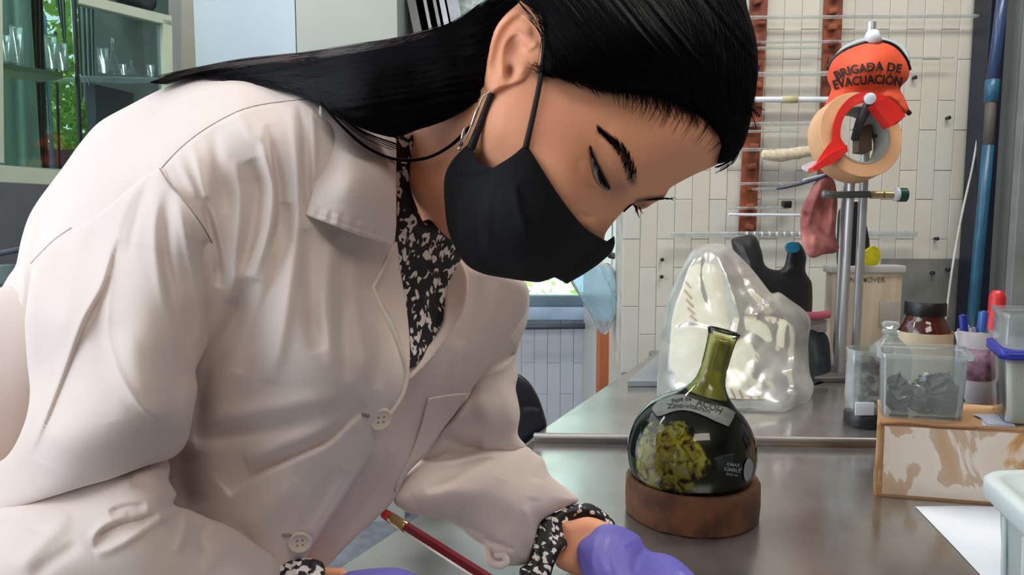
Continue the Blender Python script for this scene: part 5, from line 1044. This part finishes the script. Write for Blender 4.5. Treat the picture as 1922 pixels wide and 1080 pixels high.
# ---- body: head, ear, neck, forearms in one skin object
ear = [(988, 10), (959, 21), (932, 47), (919, 77), (911, 119), (908, 148), (912, 166), (921, 177), (932, 172), (945, 165), (962, 160), (985, 150), (1005, 120), (1018, 89), (1024, 59), (1018, 36), (1006, 17)]
head_o = [(1400, 150), (1392, 250), (1384, 285), (1340, 312), (1310, 325), (1280, 340), (1257, 354), (1247, 370), (1228, 381), (1212, 391), (1196, 394), (1184, 385), (1166, 401), (1148, 422), (1136, 440), (1128, 470), (1060, 515), (980, 515), (900, 480), (866, 430), (856, 440), (852, 460), (828, 470), (790, 440), (768, 380), (766, 300), (775, 230), (845, 120), (900, 62), (960, -15), (1100, -90), (1280, -80), (1380, 0), (1405, 80)]
head_c = [(1400, 150, .535), (1384, 285, .535), (1340, 312, .535), (1280, 340, .533), (1247, 370, .536), (1212, 391, .548), (1196, 393, .552), (1184, 385, .536), (1148, 422, .528), (1136, 440, .526), (1060, 515, .535), (900, 480, .525), (866, 430, .53), (852, 460, .66), (828, 468, .665), (790, 440, .655), (770, 390, .62), (770, 270, .59), (845, 120, .515), (900, 60, .505), (1100, -90, .54), (1380, 0, .55),
          (960, 130, .468), (1000, 180, .463), (930, 250, .470), (1050, 230, .462), (1080, 150, .463), (1100, 300, .470), (1080, 370, .475), (1000, 300, .465), (1150, 230, .470), (1220, 240, .483), (1290, 270, .503), (1200, 320, .492), (1240, 150, .478), (1200, 30, .475), (1050, 30, .470), (1000, 400, .480), (920, 400, .505), (940, 350, .488), (1150, 360, .499), (1120, 400, .500), (880, 200, .495), (860, 300, .52), (800, 330, .555), (795, 415, .625), (840, 370, .548)]
P_ear = [('p', ear, 7, 20, (935, 1012)), ('g', [(1008, 26), (988, 17), (962, 28), (938, 53), (925, 82), (917, 120), (915, 150)], 6, 7), ('g', [(1002, 42), (980, 35), (958, 48), (942, 72), (934, 105), (930, 135)], 6, -8), ('b', 962, 88, 17, 28, 20, -20), ('b', 957, 135, 8, 16, 10, -20), ('b', 1002, 60, 9, 11, 0, -7), ('g', [(985, 72), (970, 60), (948, 80), (941, 115), (944, 145)], 6, 6), ('g', [(1010, 78), (992, 92), (975, 84)], 5, 5), ('b', 982, 130, 9, 14, 20, 8), ('b', 926, 160, 10, 12, 0, 4), ('g', [(1021, 30), (1026, 60), (1020, 100)], 5, -6)]
face_f = [('g', [(1138, 248), (1162, 268), (1182, 298), (1196, 338), (1205, 356)], 20, 5), ('b', 1122, 322, 26, 46, -20, -9), ('b', 1152, 322, 15, 34, -22, 7), ('b', 1060, 330, 62, 46, 30, 8), ('g', [(1109, 278), (1116, 300), (1128, 330), (1140, 354)], 3.5, -5), ('g', [(1097, 300), (1106, 335), (1128, 358)], 8, 4), ('g', [(1084, 300), (1088, 335), (1108, 366)], 8, -3),
          ('g', [(1188, 372), (1168, 392), (1150, 412), (1138, 432)], 12, 6), ('b', 1158, 366, 14, 12, 0, -7), ('b', 1110, 420, 16, 12, -40, 8), ('g', [(1090, 400), (1105, 408), (1120, 405)], 6, -3), ('b', 1290, 250, 70, 60, 0, 3), ('g', [(945, 190), (930, 240), (905, 300)], 18, 3), ('b', 1212, 366, 14, 10, 0, -6), ('g', [(1120, 262), (1136, 285), (1155, 318), (1166, 345)], 4, -2.0), ('g', [(835, 300), (840, 350), (850, 400)], 18, -6), ('g', [(770, 300), (790, 360), (810, 410)], 14, 4), ('g', [(815, 290), (822, 360), (835, 410)], 10, 5)]
headR = relief(head_o, head_c, step=2.3, edge=34, bulge=13, back=120, bedge=220, folds=face_f+P_ear)
parts = [(headR.V, headR.F)]
# far wrist and forearm inside sleeve, near wrist
wrR = relief([(1052, 985), (1075, 977), (1102, 971), (1128, 977), (1150, 992), (1150, 1060), (1105, 1085), (1044, 1063), (1054, 1030)], [(1052, 985, .764), (1102, 972, .766), (1150, 1000, .758), (1044, 1063, .750), (1100, 1085, .73)], step=4, edge=22, bulge=18, back=40)
nwR = relief([(565, 1080), (590, 1068), (615, 1066), (650, 1072), (660, 1110), (600, 1130), (560, 1110)], [(565, 1078, .560), (650, 1075, .558), (600, 1130, .545)], step=4, edge=20, bulge=12, back=40)
parts += [(wrR.V, wrR.F), (nwR.V, nwR.F)]
arm1, fa1 = sweep([P(1085, 1020, .785), P(960, 960, .775), P(890, 900, .76), P(915, 780, .80), P(890, 640, .83), P(870, 570, .80)], [.016, .022, .030, .028, .03, .035], 14)
arm2, fa2 = sweep([P(610, 1125, .585), P(420, 1100, .57), P(190, 1010, .53), P(200, 800, .515), P(240, 560, .52), P(300, 430, .56)], [.018, .024, .026, .028, .03, .035], 14)
parts += [(arm1, fa1), (arm2, fa2)]
# trunk and legs below the frame
tr, ft = sweep([P(840, 470, .64), P(740, 420, .66), P(560, 400, .64), P(300, 520, .65)], [.035, .045, .06, .06], 20)

SV, SF = join(parts)
t = NT('skin'); b = t.b; vc = t.n('ShaderNodeVertexColor', layer_name='tone'); t.l(vc.outputs[0], b.inputs['Base Color']); b.inputs['Roughness'].default_value = .5; b.inputs['Specular IOR Level'].default_value = .3
b.inputs['Subsurface Weight'].default_value = .08; b.inputs['Subsurface Radius'].default_value = (.008, .003, .0015); b.inputs['Subsurface Scale'].default_value = 1
tc = t.n('ShaderNodeTexCoord'); nz = t.n('ShaderNodeTexNoise'); nz.inputs['Scale'].default_value = 500; t.l(tc.outputs['Object'], nz.inputs[0]); bp = t.n('ShaderNodeBump'); bp.inputs['Strength'].default_value = .08; bp.inputs['Distance'].default_value = .001; t.l(nz.outputs[0], bp.inputs['Height']); t.l(bp.outputs[0], b.inputs['Normal'])
M['skin'] = t.m
body = mk('body', SV, SF, M['skin'], PX)
nH = len(headR.V); base = np.array([lin((238, 168, 130))[:3]]*len(SV))
Q = headR.allpx; C = base[:nH].copy()
def tint(wt, col, s):
    global C
    c = np.array(lin(col)[:3]); a = np.clip(wt*s, 0, 1)[:, None]; C = C*(1-a)+c*a
def W(kind, *a):
    if kind == 'b': return feat(Q, [('b',)+tuple(a)+(1,)], 2)
    d, *_ = segdist(Q, spl(a[0], 6, False)); return np.exp(-(d/a[1])**2)
tint(W('b', 1040, 240, 100, 70, 30), (232, 154, 124), .6)      # cheek
tint(W('b', 1110, 330, 40, 46, -20), (168, 118, 84), .5)      # makeup under the eye
tint(W('b', 1160, 352, 22, 16, 0), (128, 84, 64), .6)
tint(W('b', 1250, 300, 90, 60, 0), (222, 152, 118), .3)
tint(W('b', 1030, 130, 60, 16, 5), (120, 88, 66), .4)
tint(W('b', 962, 88, 18, 28, 20), (150, 84, 66), .7); tint(W('b', 957, 133, 8, 16, 10), (120, 60, 48), .8); tint(W('b', 1002, 60, 12, 12, 0), (176, 96, 78), .6)
tint(W('g', [(1005, 28), (980, 20), (950, 40), (930, 75), (920, 120)], 7), (206, 128, 104), .5)
tint(W('g', [(1107, 277), (1113, 295), (1122, 314), (1132, 333), (1142, 354)], 2.6), (24, 12, 14), 1.0)
tint(W('g', [(1122, 316), (1130, 334), (1140, 352)], 5), (34, 20, 22), .9)
brow = [(1126, 247), (1140, 259), (1158, 274), (1172, 292), (1180, 315), (1187, 340)]
tint(W('g', brow, 6), (60, 34, 34), .65); tint(W('g', brow[2:], 8), (44, 26, 28), .7)
tint(W('g', [(1196, 378), (1215, 374), (1245, 372)], 5), (30, 18, 22), .9); tint(W('b', 1206, 386, 14, 6, -10), (80, 50, 60), .8)
tint(W('b', 1135, 425, 20, 16, 0), (196, 124, 100), .4)
hairln = [(1015, 136), (1061, 148), (1092, 155), (1122, 168), (1162, 172), (1214, 176), (1254, 186), (1290, 205), (1330, 228), (1352, 262), (1350, 310)]
tint(W('g', hairln, 13), (50, 32, 28), .75)
base[:nH] = C
at = body.data.color_attributes.new('tone', 'FLOAT_COLOR', 'POINT')
at.data.foreach_set('color', np.concatenate([base, np.ones((len(base), 1))], 1).ravel())
# eye, lashes, brow
fh = lambda x, y, l=.0004: P(x, y, headR.depth(float(x), float(y))-l)
eyR = relief([(1112, 298), (1121, 311), (1132, 330), (1141, 352), (1131, 351), (1120, 341), (1113, 322)], [(x, y, headR.depth(float(x), float(y))-.0010) for x, y in ((1113, 302), (1125, 325), (1139, 350), (1118, 335))], step=1.2, edge=6, bulge=2.2, back=3)
eye = rel('eye', mat('eye_white', (150, 138, 132), .3), PX, eyR)
irR = relief([(1124, 318), (1132, 331), (1141, 351), (1134, 350), (1127, 344), (1123, 331)], [(x, y, headR.depth(float(x), float(y))-.0017) for x, y in ((1122, 323), (1128, 335), (1138, 348), (1126, 340))], step=1, edge=5, bulge=2.4, back=3)
rel('iris', mat('dark_iris', (8, 5, 6), .25, spec=.3), eye, irR)
def lash_mesh(items):
    ps = []
    for pts, r0 in items: ps.append(sweep(pts, np.linspace(r0, r0*.25, len(pts)), 4, cap=False))
    return join(ps)
it = []
lp = spl([(1107, 276), (1113, 295), (1122, 314), (1132, 333), (1143, 355)], 10, False)
it.append(([fh(x+1, y-1, .0020) for x, y in lp[::4]], .0007)); it.append(([fh(x+1, y, .0022) for x, y in lp[20::3]][::-1], .0012))
for i in range(46):
    k = int(rng.integers(6, len(lp)-1)); x, y = lp[k]; L = rng.uniform(7, 12)*(.6+.4*k/len(lp)); a = math.radians(rng.uniform(112, 150))
    dx, dy = math.cos(a)*L, math.sin(a)*L*.9
    it.append(([fh(x, y, .0008), fh(x+dx*.5, y+dy*.35, .0022), fh(x+dx, y+dy*.9, .003)], .00022))
v, f = lash_mesh(it); mk('eyelashes', v, f, M['mask'], PX)
it = [([P(x, y, .534) for x, y in ((1194, 386), (1196, 398), (1200, 409))], .0009), ([P(x, y, .534) for x, y in ((1190, 384), (1193, 392), (1193, 401))], .0006), ([P(x, y, .536) for x, y in ((1200, 388), (1203, 396), (1207, 402))], .0006), ([P(x, y, .534) for x, y in ((1170, 397), (1184, 385), (1200, 376), (1225, 375), (1250, 372), (1264, 376))], .0010)]
for i in range(26): 
    x = rng.uniform(1215, 1262); it.append(([P(x, 376-.05*(x-1215), .5335), P(x+8, 374+rng.uniform(-2, 2)-.05*(x-1215), .533)], .0004))
v, f = lash_mesh(it); mk('eyelashes', v, f, M['mask'], PX)
it = []
bs = spl(brow, 12, False)
for i in range(210):
    k = int(rng.integers(0, len(bs)-2)); x, y = bs[k]; t_ = k/len(bs); wv = 3+9*math.sin(min(1, t_*1.25)*PI*.5)*(1 if t_ > .2 else .6)
    tx, ty = bs[k+1]-bs[k]; l_ = math.hypot(tx, ty); tx /= l_; ty /= l_; o_ = rng.uniform(-wv, wv)*.8; x += -ty*o_; y += tx*o_; L = rng.uniform(9, 15)
    ax, ay = -tx*.9+ty*.35, -ty*.9-tx*.35
    it.append(([fh(x, y, .0003), fh(x+ax*L*.5, y+ay*L*.5, .0009), fh(x+ax*L, y+ay*L, .0005)], .00026))
v, f = lash_mesh(it); mk('eyebrow', v, f, M['hair'], PX)
# ---- mask
mkR = relief([(985, 272, 'c'), (993, 279), (1017, 317), (1047, 364), (1076, 403), (1103, 432), (1139, 453, 'c'), (1153, 443, 'c'), (1154, 458), (1147, 475), (1121, 498), (1091, 518), (1064, 533, 'c'), (1041, 521, 'c'), (1014, 530), (993, 529), (958, 524), (913, 516), (884, 504), (866, 486), (848, 453), (838, 418), (833, 359), (836, 326), (851, 298), (877, 272, 'c'), (888, 283), (898, 306), (926, 315, 'c'), (962, 292)],
             [(985, 274, .458), (1047, 364, .463), (1103, 432, .492), (1152, 450, .520), (1121, 498, .520), (1064, 533, .520), (958, 524, .505), (866, 486, .510), (835, 400, .515), (850, 300, .500), (878, 275, .482), (926, 315, .463), (960, 400, .455), (900, 400, .470), (1050, 460, .475), (980, 480, .470)], step=3, edge=10, bulge=6, back=20,
             folds=[('s', [(926, 318), (905, 350), (898, 400), (899, 440), (906, 480)], 20, -10, -1), ('g', [(932, 330), (918, 370), (914, 420), (920, 480)], 8, 5), ('s', [(884, 345), (862, 372), (856, 410), (862, 460)], 16, -8, -1), ('g', [(892, 345), (872, 380), (868, 420), (874, 460)], 7, 5), ('s', [(972, 345), (986, 400), (1004, 446), (1030, 490)], 24, -8, 1), ('g', [(965, 345), (976, 400), (992, 450)], 9, 4), ('g', [(1064, 532), (1100, 495), (1140, 456)], 6, 3), ('g', [(850, 330), (880, 335), (925, 322)], 7, -4), ('g', [(1000, 300), (1045, 375), (1100, 440)], 3, -1.5)])
msk = rel('face_mask', M['mask'], PX, mkR)
pts = [(1024, 56, 8), (1022, 90, 4), (1014, 150, 3), (1003, 205, 3), (993, 250, 3), (987, 276, 2)]
v, f = sweep([P(x, y, headR.depth(float(x), float(y))-.0012-l*.0003) for x, y, l in pts], [.0014, .0015, .0016, .0017, .0018, .002], 8); mk('ear_loop', v, f, M['strap'], msk)
v, f = sweep([P(922, 176, .466), P(908, 215, .472), P(895, 250, .476), P(884, 278, .480)], [.0018, .0022, .0024, .003], 8); mk('ear_loop', v, f, M['strap'], msk)
# ---- earring
er = thing('earring', PX.location, None, None) if False else None
v, f = sweep([P(921, 172, .450), P(914, 176, .451), P(906, 183, .452), P(899, 200, .453), P(884, 238, .455), P(873, 262, .456)], .00055, 6); erg = mk('earring', v, f, M['silver'], PX)
v, f = sweep([P(899, 200, .452), P(893, 214, .452), P(885, 236, .453)], [.0009, .0012, .0009], 6); mk('silver_bar', v, f, M['silver'], erg)
v, f = sweep([P(872, 240, .456), P(869, 252, .456), P(866, 262, .456)], [.0006, .0011, .0006], 6); mk('silver_drop', v, f, M['silver'], erg)
def ball(c, r_): 
    return lathe([(max(1e-5, r_*math.cos(a)), r_*math.sin(a)) for a in np.linspace(-PI/2, PI/2, 9)], 12, MX(c))
v, f = ball(P(865, 270, .456), .0016); mk('blue_bead', v, f, M['bead'], erg)
v, f = ball(P(862, 279, .456), .0012); mk('silver_bead', v, f, M['silver'], erg)
# ---- hair
def grooves(angle, sc, amp, seed):
    g = np.random.default_rng(seed); c, s = math.cos(angle), math.sin(angle); fr = g.uniform(.15, 1.1, 10)*sc; ph = g.uniform(0, 6.3, 10)
    def m(Q):
        u = -Q[:, 0]*s+Q[:, 1]*c; w_ = Q[:, 0]*c+Q[:, 1]*s; o = 0
        for a, b_ in zip(fr, ph): o = o+np.sin(u*a+b_+.012*w_)/(1+a*4)
        return o*amp
    return m
backR = relief([(276, 155, 'c'), (330, 138), (365, 127), (446, 115), (568, 101), (690, 83), (743, 73), (814, 57), (850, 42), (884, 19), (912, 2), (950, -50), (1030, -60), (1040, 20), (1000, 100), (950, 170), (920, 185), (905, 168), (887, 196), (862, 214), (828, 230), (787, 243), (745, 258), (709, 252), (678, 241), (632, 220), (597, 196), (560, 176), (500, 158), (457, 146), (415, 141), (352, 148), (310, 158)],
               [(284, 152, .600), (365, 127, .61), (446, 115, .600), (568, 101, .575), (743, 73, .52), (884, 19, .51), (950, -50, .51), (1030, 20, .50), (950, 170, .485), (905, 170, .482), (787, 243, .50), (709, 252, .492), (632, 220, .492), (560, 176, .53), (457, 146, .585), (352, 150, .605), (300, 168, .605), (700, 170, .475), (850, 120, .472), (560, 140, .545)], step=3.2, edge=50, bulge=22, back=170, bedge=70, mod=grooves(math.radians(-8), .5, 1.6, 4))
frontR = relief([(1022, 30), (1025, 60), (1022, 92), (1018, 140, 'c'), (1061, 150), (1092, 157), (1122, 170), (1162, 174), (1214, 178), (1254, 189), (1290, 207), (1328, 232), (1350, 268), (1346, 308, 'c'), (1367, 303), (1392, 280), (1405, 245), (1414, 200), (1423, 138), (1420, 76), (1404, 18), (1385, -50), (1300, -110), (1150, -130), (1020, -110), (945, -50), (975, 0)],
                [(1022, 60, .458), (1061, 150, .455), (1122, 170, .456), (1214, 178, .468), (1290, 207, .492), (1348, 268, .518), (1346, 308, .529), (1392, 280, .538), (1423, 138, .54), (1400, 0, .545), (1300, -110, .53), (1100, -130, .52), (945, -50, .50), (1100, 60, .445), (1200, 50, .45), (1300, 100, .475), (1040, 20, .458), (1370, 150, .51)], step=3, edge=40, bulge=22, back=300, bedge=190, mod=grooves(math.radians(52), .5, 1.4, 9))
HV, HF = join([(backR.V, backR.F), (frontR.V, frontR.F)])
hair = mk('hair', HV, HF, M['hair'], PX)
# strands following the flow
def strands(name, R, top, bot, n, m, r0=.00022, lift_=.0006, jit=5, seed=1, u0=(0, .35), u1=(.6, 1.0), pts=16, edges=.0, over=0):
    g = np.random.default_rng(seed); A = spl(top, 12, False); B = spl(bot, 12, False)
    A = np.stack([np.interp(np.linspace(0, 1, 80), np.linspace(0, 1, len(A)), A[:, k]) for k in (0, 1)], 1); B = np.stack([np.interp(np.linspace(0, 1, 80), np.linspace(0, 1, len(B)), B[:, k]) for k in (0, 1)], 1)
    ps = []; XY = []; rad = []
    for i in range(n):
        v_ = g.uniform(-edges, 1+edges); a, b_ = g.uniform(*u0), g.uniform(*u1); uu = np.linspace(a, b_, pts)*79; dv = g.normal()*.03
        ax = np.interp(uu, np.arange(80), A[:, 0]); ay = np.interp(uu, np.arange(80), A[:, 1]); bx = np.interp(uu, np.arange(80), B[:, 0]); by = np.interp(uu, np.arange(80), B[:, 1])
        vv = v_+dv*np.linspace(-1, 1, pts); x = ax*(1-vv)+bx*vv; y = ay*(1-vv)+by*vv+np.sin(np.linspace(0, 3, pts)+g.uniform(0, 6))*jit*.3
        XY.append(np.stack([x, y], 1))
    XYa = np.concatenate(XY); d = R.depth(XYa[:, 0], XYa[:, 1])-lift_; W3 = P(XYa[:, 0], XYa[:, 1], d).reshape(n, pts, 3)
    V = []; Fc = []; o = 0
    V = np.zeros((n, pts, 3, 3)); tp = np.minimum(1, np.minimum(np.linspace(0, 1, pts), 1-np.linspace(0, 1, pts))*5+.15)[None, :, None]*r0
    T = np.gradient(W3, axis=1); T /= np.linalg.norm(T, axis=2)[..., None]+1e-12; U = np.cross(T, FW); U /= np.linalg.norm(U, axis=2)[..., None]+1e-12; Wd = np.cross(T, U)
    for k in range(3):
        a = 2*PI*k/3; V[:, :, k] = W3+tp*(U*math.cos(a)+Wd*math.sin(a))
    idx = np.arange(n*pts*3).reshape(n, pts, 3); Fq = []
    for k in range(3):
        l = (k+1) % 3; Fq.append(np.stack([idx[:, :-1, k], idx[:, :-1, l], idx[:, 1:, l], idx[:, 1:, k]], -1).reshape(-1, 4))
    return mk(name, V.reshape(-1, 3), np.concatenate(Fq), m, hair, kind='stuff')
strands('hair_strands', backR, [(960, -20), (900, 12), (850, 44), (743, 75), (568, 103), (446, 117), (300, 148)], [(960, 120), (925, 170), (880, 195), (790, 238), (700, 246), (590, 190), (480, 152)], 1500, M['strand'], seed=2)
strands('hair_strands', backR, [(960, -20), (900, 12), (850, 42), (743, 73), (568, 101), (446, 114), (290, 146)], [(940, 0), (900, 20), (850, 52), (743, 84), (568, 112), (446, 126), (300, 160)], 240, M['hair_brown'], seed=5, edges=.12, u0=(.35, .7), u1=(.85, 1.0))
strands('hair_strands', frontR, [(940, -40), (985, 20), (1015, 70), (1028, 130), (1060, 152)], [(1320, -100), (1400, 20), (1420, 130), (1405, 240), (1350, 302)], 300, M['strand'], seed=3, u0=(0, .3), u1=(.6, 1))
strands('hair_strands', frontR, [(960, -60), (1000, 20), (1040, 90), (1085, 150)], [(1150, -100), (1260, 30), (1330, 130), (1350, 262)], 700, M['strand'], seed=6, u0=(0, .5), u1=(.6, 1.02))
def loose(pts, r0, seed, m=None, n=1, sp=3):
    g = np.random.default_rng(seed); ps = []
    for i in range(n):
        o_ = g.normal(size=2)*sp; ps.append(sweep([P(x+o_[0]*(.3+k/len(pts)), y+o_[1]*(.3+k/len(pts)), d-.001*i/n) for k, (x, y, d) in enumerate(pts)], r0, 4))
    v, f = join(ps); return mk('loose_strand', v, f, m or M['strand'], hair)
loose([(600, 190, .493), (640, 235, .486), (690, 278, .492), (745, 300, .535), (800, 297, .52), (845, 274, .49), (880, 240, .472)], .0008, 1, M['hair'], 5, 1.5)
loose([(620, 205, .488), (680, 250, .482), (742, 276, .53)], .00025, 2, M['hair'], 14, 8)
loose([(1405, 200, .53), (1418, 212, .53), (1424, 222, .53)], .0003, 3, M['hair'], 6, 6); loose([(1385, 285, .53), (1372, 303, .53), (1350, 314, .53)], .0003, 4, M['hair'], 8, 5)
# wisps along the hairline
it = []
hl = spl(hairln, 10, False)
for i in range(420):
    k = int(rng.integers(0, len(hl)-12)); x, y = hl[k]; x += rng.normal()*4; y += rng.uniform(-12, 5); L = rng.uniform(10, 26)
    a = math.radians(rng.uniform(15, 50) if x < 1300 else rng.uniform(40, 80))
    it.append(([fh(x-math.cos(a)*L, y-math.sin(a)*L, .004), fh(x, y, .0012), fh(x+math.cos(a)*L*.5, y+math.sin(a)*L*.25, .0006)], .00017))
v, f = lash_mesh(it); mk('hairline_wisps', v, f, M['hair'], hair, kind='stuff')
# ---- gloves
def hand(name, palm, fingers, parent=PX, vox=.0016):
    ps = [sweep(p_, r_, 16) for p_, r_ in palm]+[sweep(p_, r_, 12) for p_, r_ in fingers]
    v, f = join(ps); o = mk(name, v, f, M['glove'], parent)
    m = o.modifiers.new('fuse', 'REMESH'); m.mode = 'VOXEL'; m.voxel_size = vox; m.use_smooth_shade = True
    s_ = o.modifiers.new('soft', 'SMOOTH'); s_.factor = .6; s_.iterations = 8
    return o
def pp(*a): return [P(x, y, d) for x, y, d in a]
gR = relief([(1127, 986), (1152, 985), (1174, 992), (1200, 1007), (1210, 1026), (1224, 1036), (1256, 1042), (1282, 1058), (1306, 1082), (1330, 1120), (1300, 1170), (1200, 1190), (1120, 1150), (1092, 1080), (1083, 1042), (1087, 1020), (1107, 1003)],
            [(1127, 986, .745), (1200, 1007, .75), (1224, 1036, .74), (1306, 1082, .71), (1300, 1170, .655), (1120, 1150, .67), (1085, 1042, .725), (1180, 1080, .675)], step=3, edge=34, bulge=26, back=50,
            folds=[('g', [(1150, 1000), (1140, 1040), (1150, 1080)], 6, -3), ('g', [(1212, 1030), (1195, 1050), (1190, 1075)], 8, -8), ('g', [(1120, 1010), (1110, 1050), (1118, 1080)], 5, 3), ('g', [(1190, 1012), (1165, 1030)], 4, 3), ('b', 1200, 1010, 18, 10, 30, 4), ('g', [(1090, 1030), (1096, 1060), (1104, 1090)], 3, -2)])
g1 = rel('glove', M['glove'], PX, gR)
fs = [([(1270, 1090, .70), (1320, 1130, .672), (1350, 1175, .640), (1340, 1215, .622)], [.012, .0105, .0095, .008]), ([(1240, 1130, .680), (1290, 1180, .645), (1320, 1235, .612), (1300, 1270, .600)], [.0125, .011, .0095, .008]), ([(1200, 1150, .668), (1240, 1210, .630), (1260, 1265, .600), (1240, 1290, .592)], [.012, .0105, .009, .008]), ([(1150, 1150, .665), (1175, 1215, .628), (1190, 1260, .604), (1180, 1285, .596)], [.011, .0095, .0085, .007]), ([(1130, 1110, .69), (1085, 1150, .665), (1075, 1195, .640)], [.013, .011, .009])]
ps = [sweep(pp(*a), r_, 12) for a, r_ in fs]; v, f = join(ps); mk('glove_fingers', v, f, M['glove'], g1)
# near writing hand
palm = [(pp((600, 1120, .552), (660, 1112, .545), (730, 1120, .530), (800, 1140, .515)), [.026, .031, .036, .030]), (pp((640, 1140, .54), (720, 1150, .525), (800, 1165, .51)), [.024, .03, .026])]
fin = [(pp((800, 1122, .515), (840, 1092, .512), (885, 1096, .508), (925, 1118, .505)), [.013, .0115, .0105, .008]), (pp((800, 1140, .512), (850, 1110, .520), (905, 1104, .518), (950, 1090, .525), (975, 1100, .52)), [.013, .012, .011, .0095, .008]), (pp((795, 1160, .51), (850, 1150, .505), (900, 1165, .50), (930, 1185, .50)), [.012, .0115, .010, .008]), (pp((785, 1180, .51), (830, 1190, .50), (870, 1205, .50)), [.011, .010, .008]), (pp((690, 1130, .52), (740, 1180, .50), (810, 1170, .49), (880, 1140, .492)), [.015, .013, .012, .009])]
sh_ = np.array([0, 0, -.018])
palm = [([q+sh_ for q in a], b_) for a, b_ in palm]; fin = [([q+sh_*.55 for q in a], b_) for a, b_ in fin]
hand('glove', palm, fin)
# ---- trousers, shoes, coat skirt below the frame
v, f = sweep([(-.33, .62, 1.16), (-.43, .60, 1.09), (-.53, .56, 1.0), (-.60, .53, .88), (-.61, .53, .70), (-.61, .52, .52)], [.07, .115, .15, .17, .18, .19], 28); sk = mk('coat_skirt', v, f, M['coat'], coat)
for dy in (-.09, .09):
    v, f = sweep([(-.60, .53+dy, .86), (-.61, .53+dy, .48), (-.62, .53+dy, .06)], [.085, .06, .045], 16); lg = mk('trouser_leg', v, f, M['mask'], PX)
    v, f = sweep([(-.68, .53+dy, .035), (-.60, .53+dy, .045), (-.50, .53+dy, .03)], [.03, .038, .028], 12); v[:, 2] = np.maximum(v[:, 2], .0); mk('shoe', v, f, M['black'], lg)
# ---- pencil
pc0, pc1 = P(722, 965, .655), P(985, 1132, .545)
ax = (pc1-pc0)/np.linalg.norm(pc1-pc0); L = .185
pl_ = thing('pencil', pc0+ax*L, 'dark red pencil with metal ferrule and red eraser, held in the glove', 'pencil')
M['redpaint'] = mat('crimson_paint', (130, 16, 34), .3, coat=.4)
v, f = sweep([pc0, pc0+ax*.0115], [.0043, .0046], 16, smooth=False); mk('eraser', v, f, mat('red_eraser', (226, 66, 60), .6), pl_, auto=60)
v, f = sweep([pc0+ax*.010, pc0+ax*.015, pc0+ax*.017, pc0+ax*.020, pc0+ax*.022, pc0+ax*.030], [.0048, .0048, .0044, .0048, .0044, .0048], 18, smooth=False); mk('ferrule', v, f, mat('ferrule_metal', (214, 190, 130), .25, .9), pl_)
v, f = sweep([pc0+ax*.029, pc0+ax*(L-.02)], .0047, 6, smooth=False); mk('shaft', v, f, M['redpaint'], pl_, smooth=False)
v, f = sweep([pc0+ax*(L-.021), pc0+ax*(L-.004)], [.0045, .001], 12, smooth=False); mk('sharpened_wood', v, f, M['tape'], pl_)
v, f = sweep([pc0+ax*(L-.005), pc0+ax*L], [.0012, .0003], 8, smooth=False); mk('lead', v, f, M['black'], pl_)
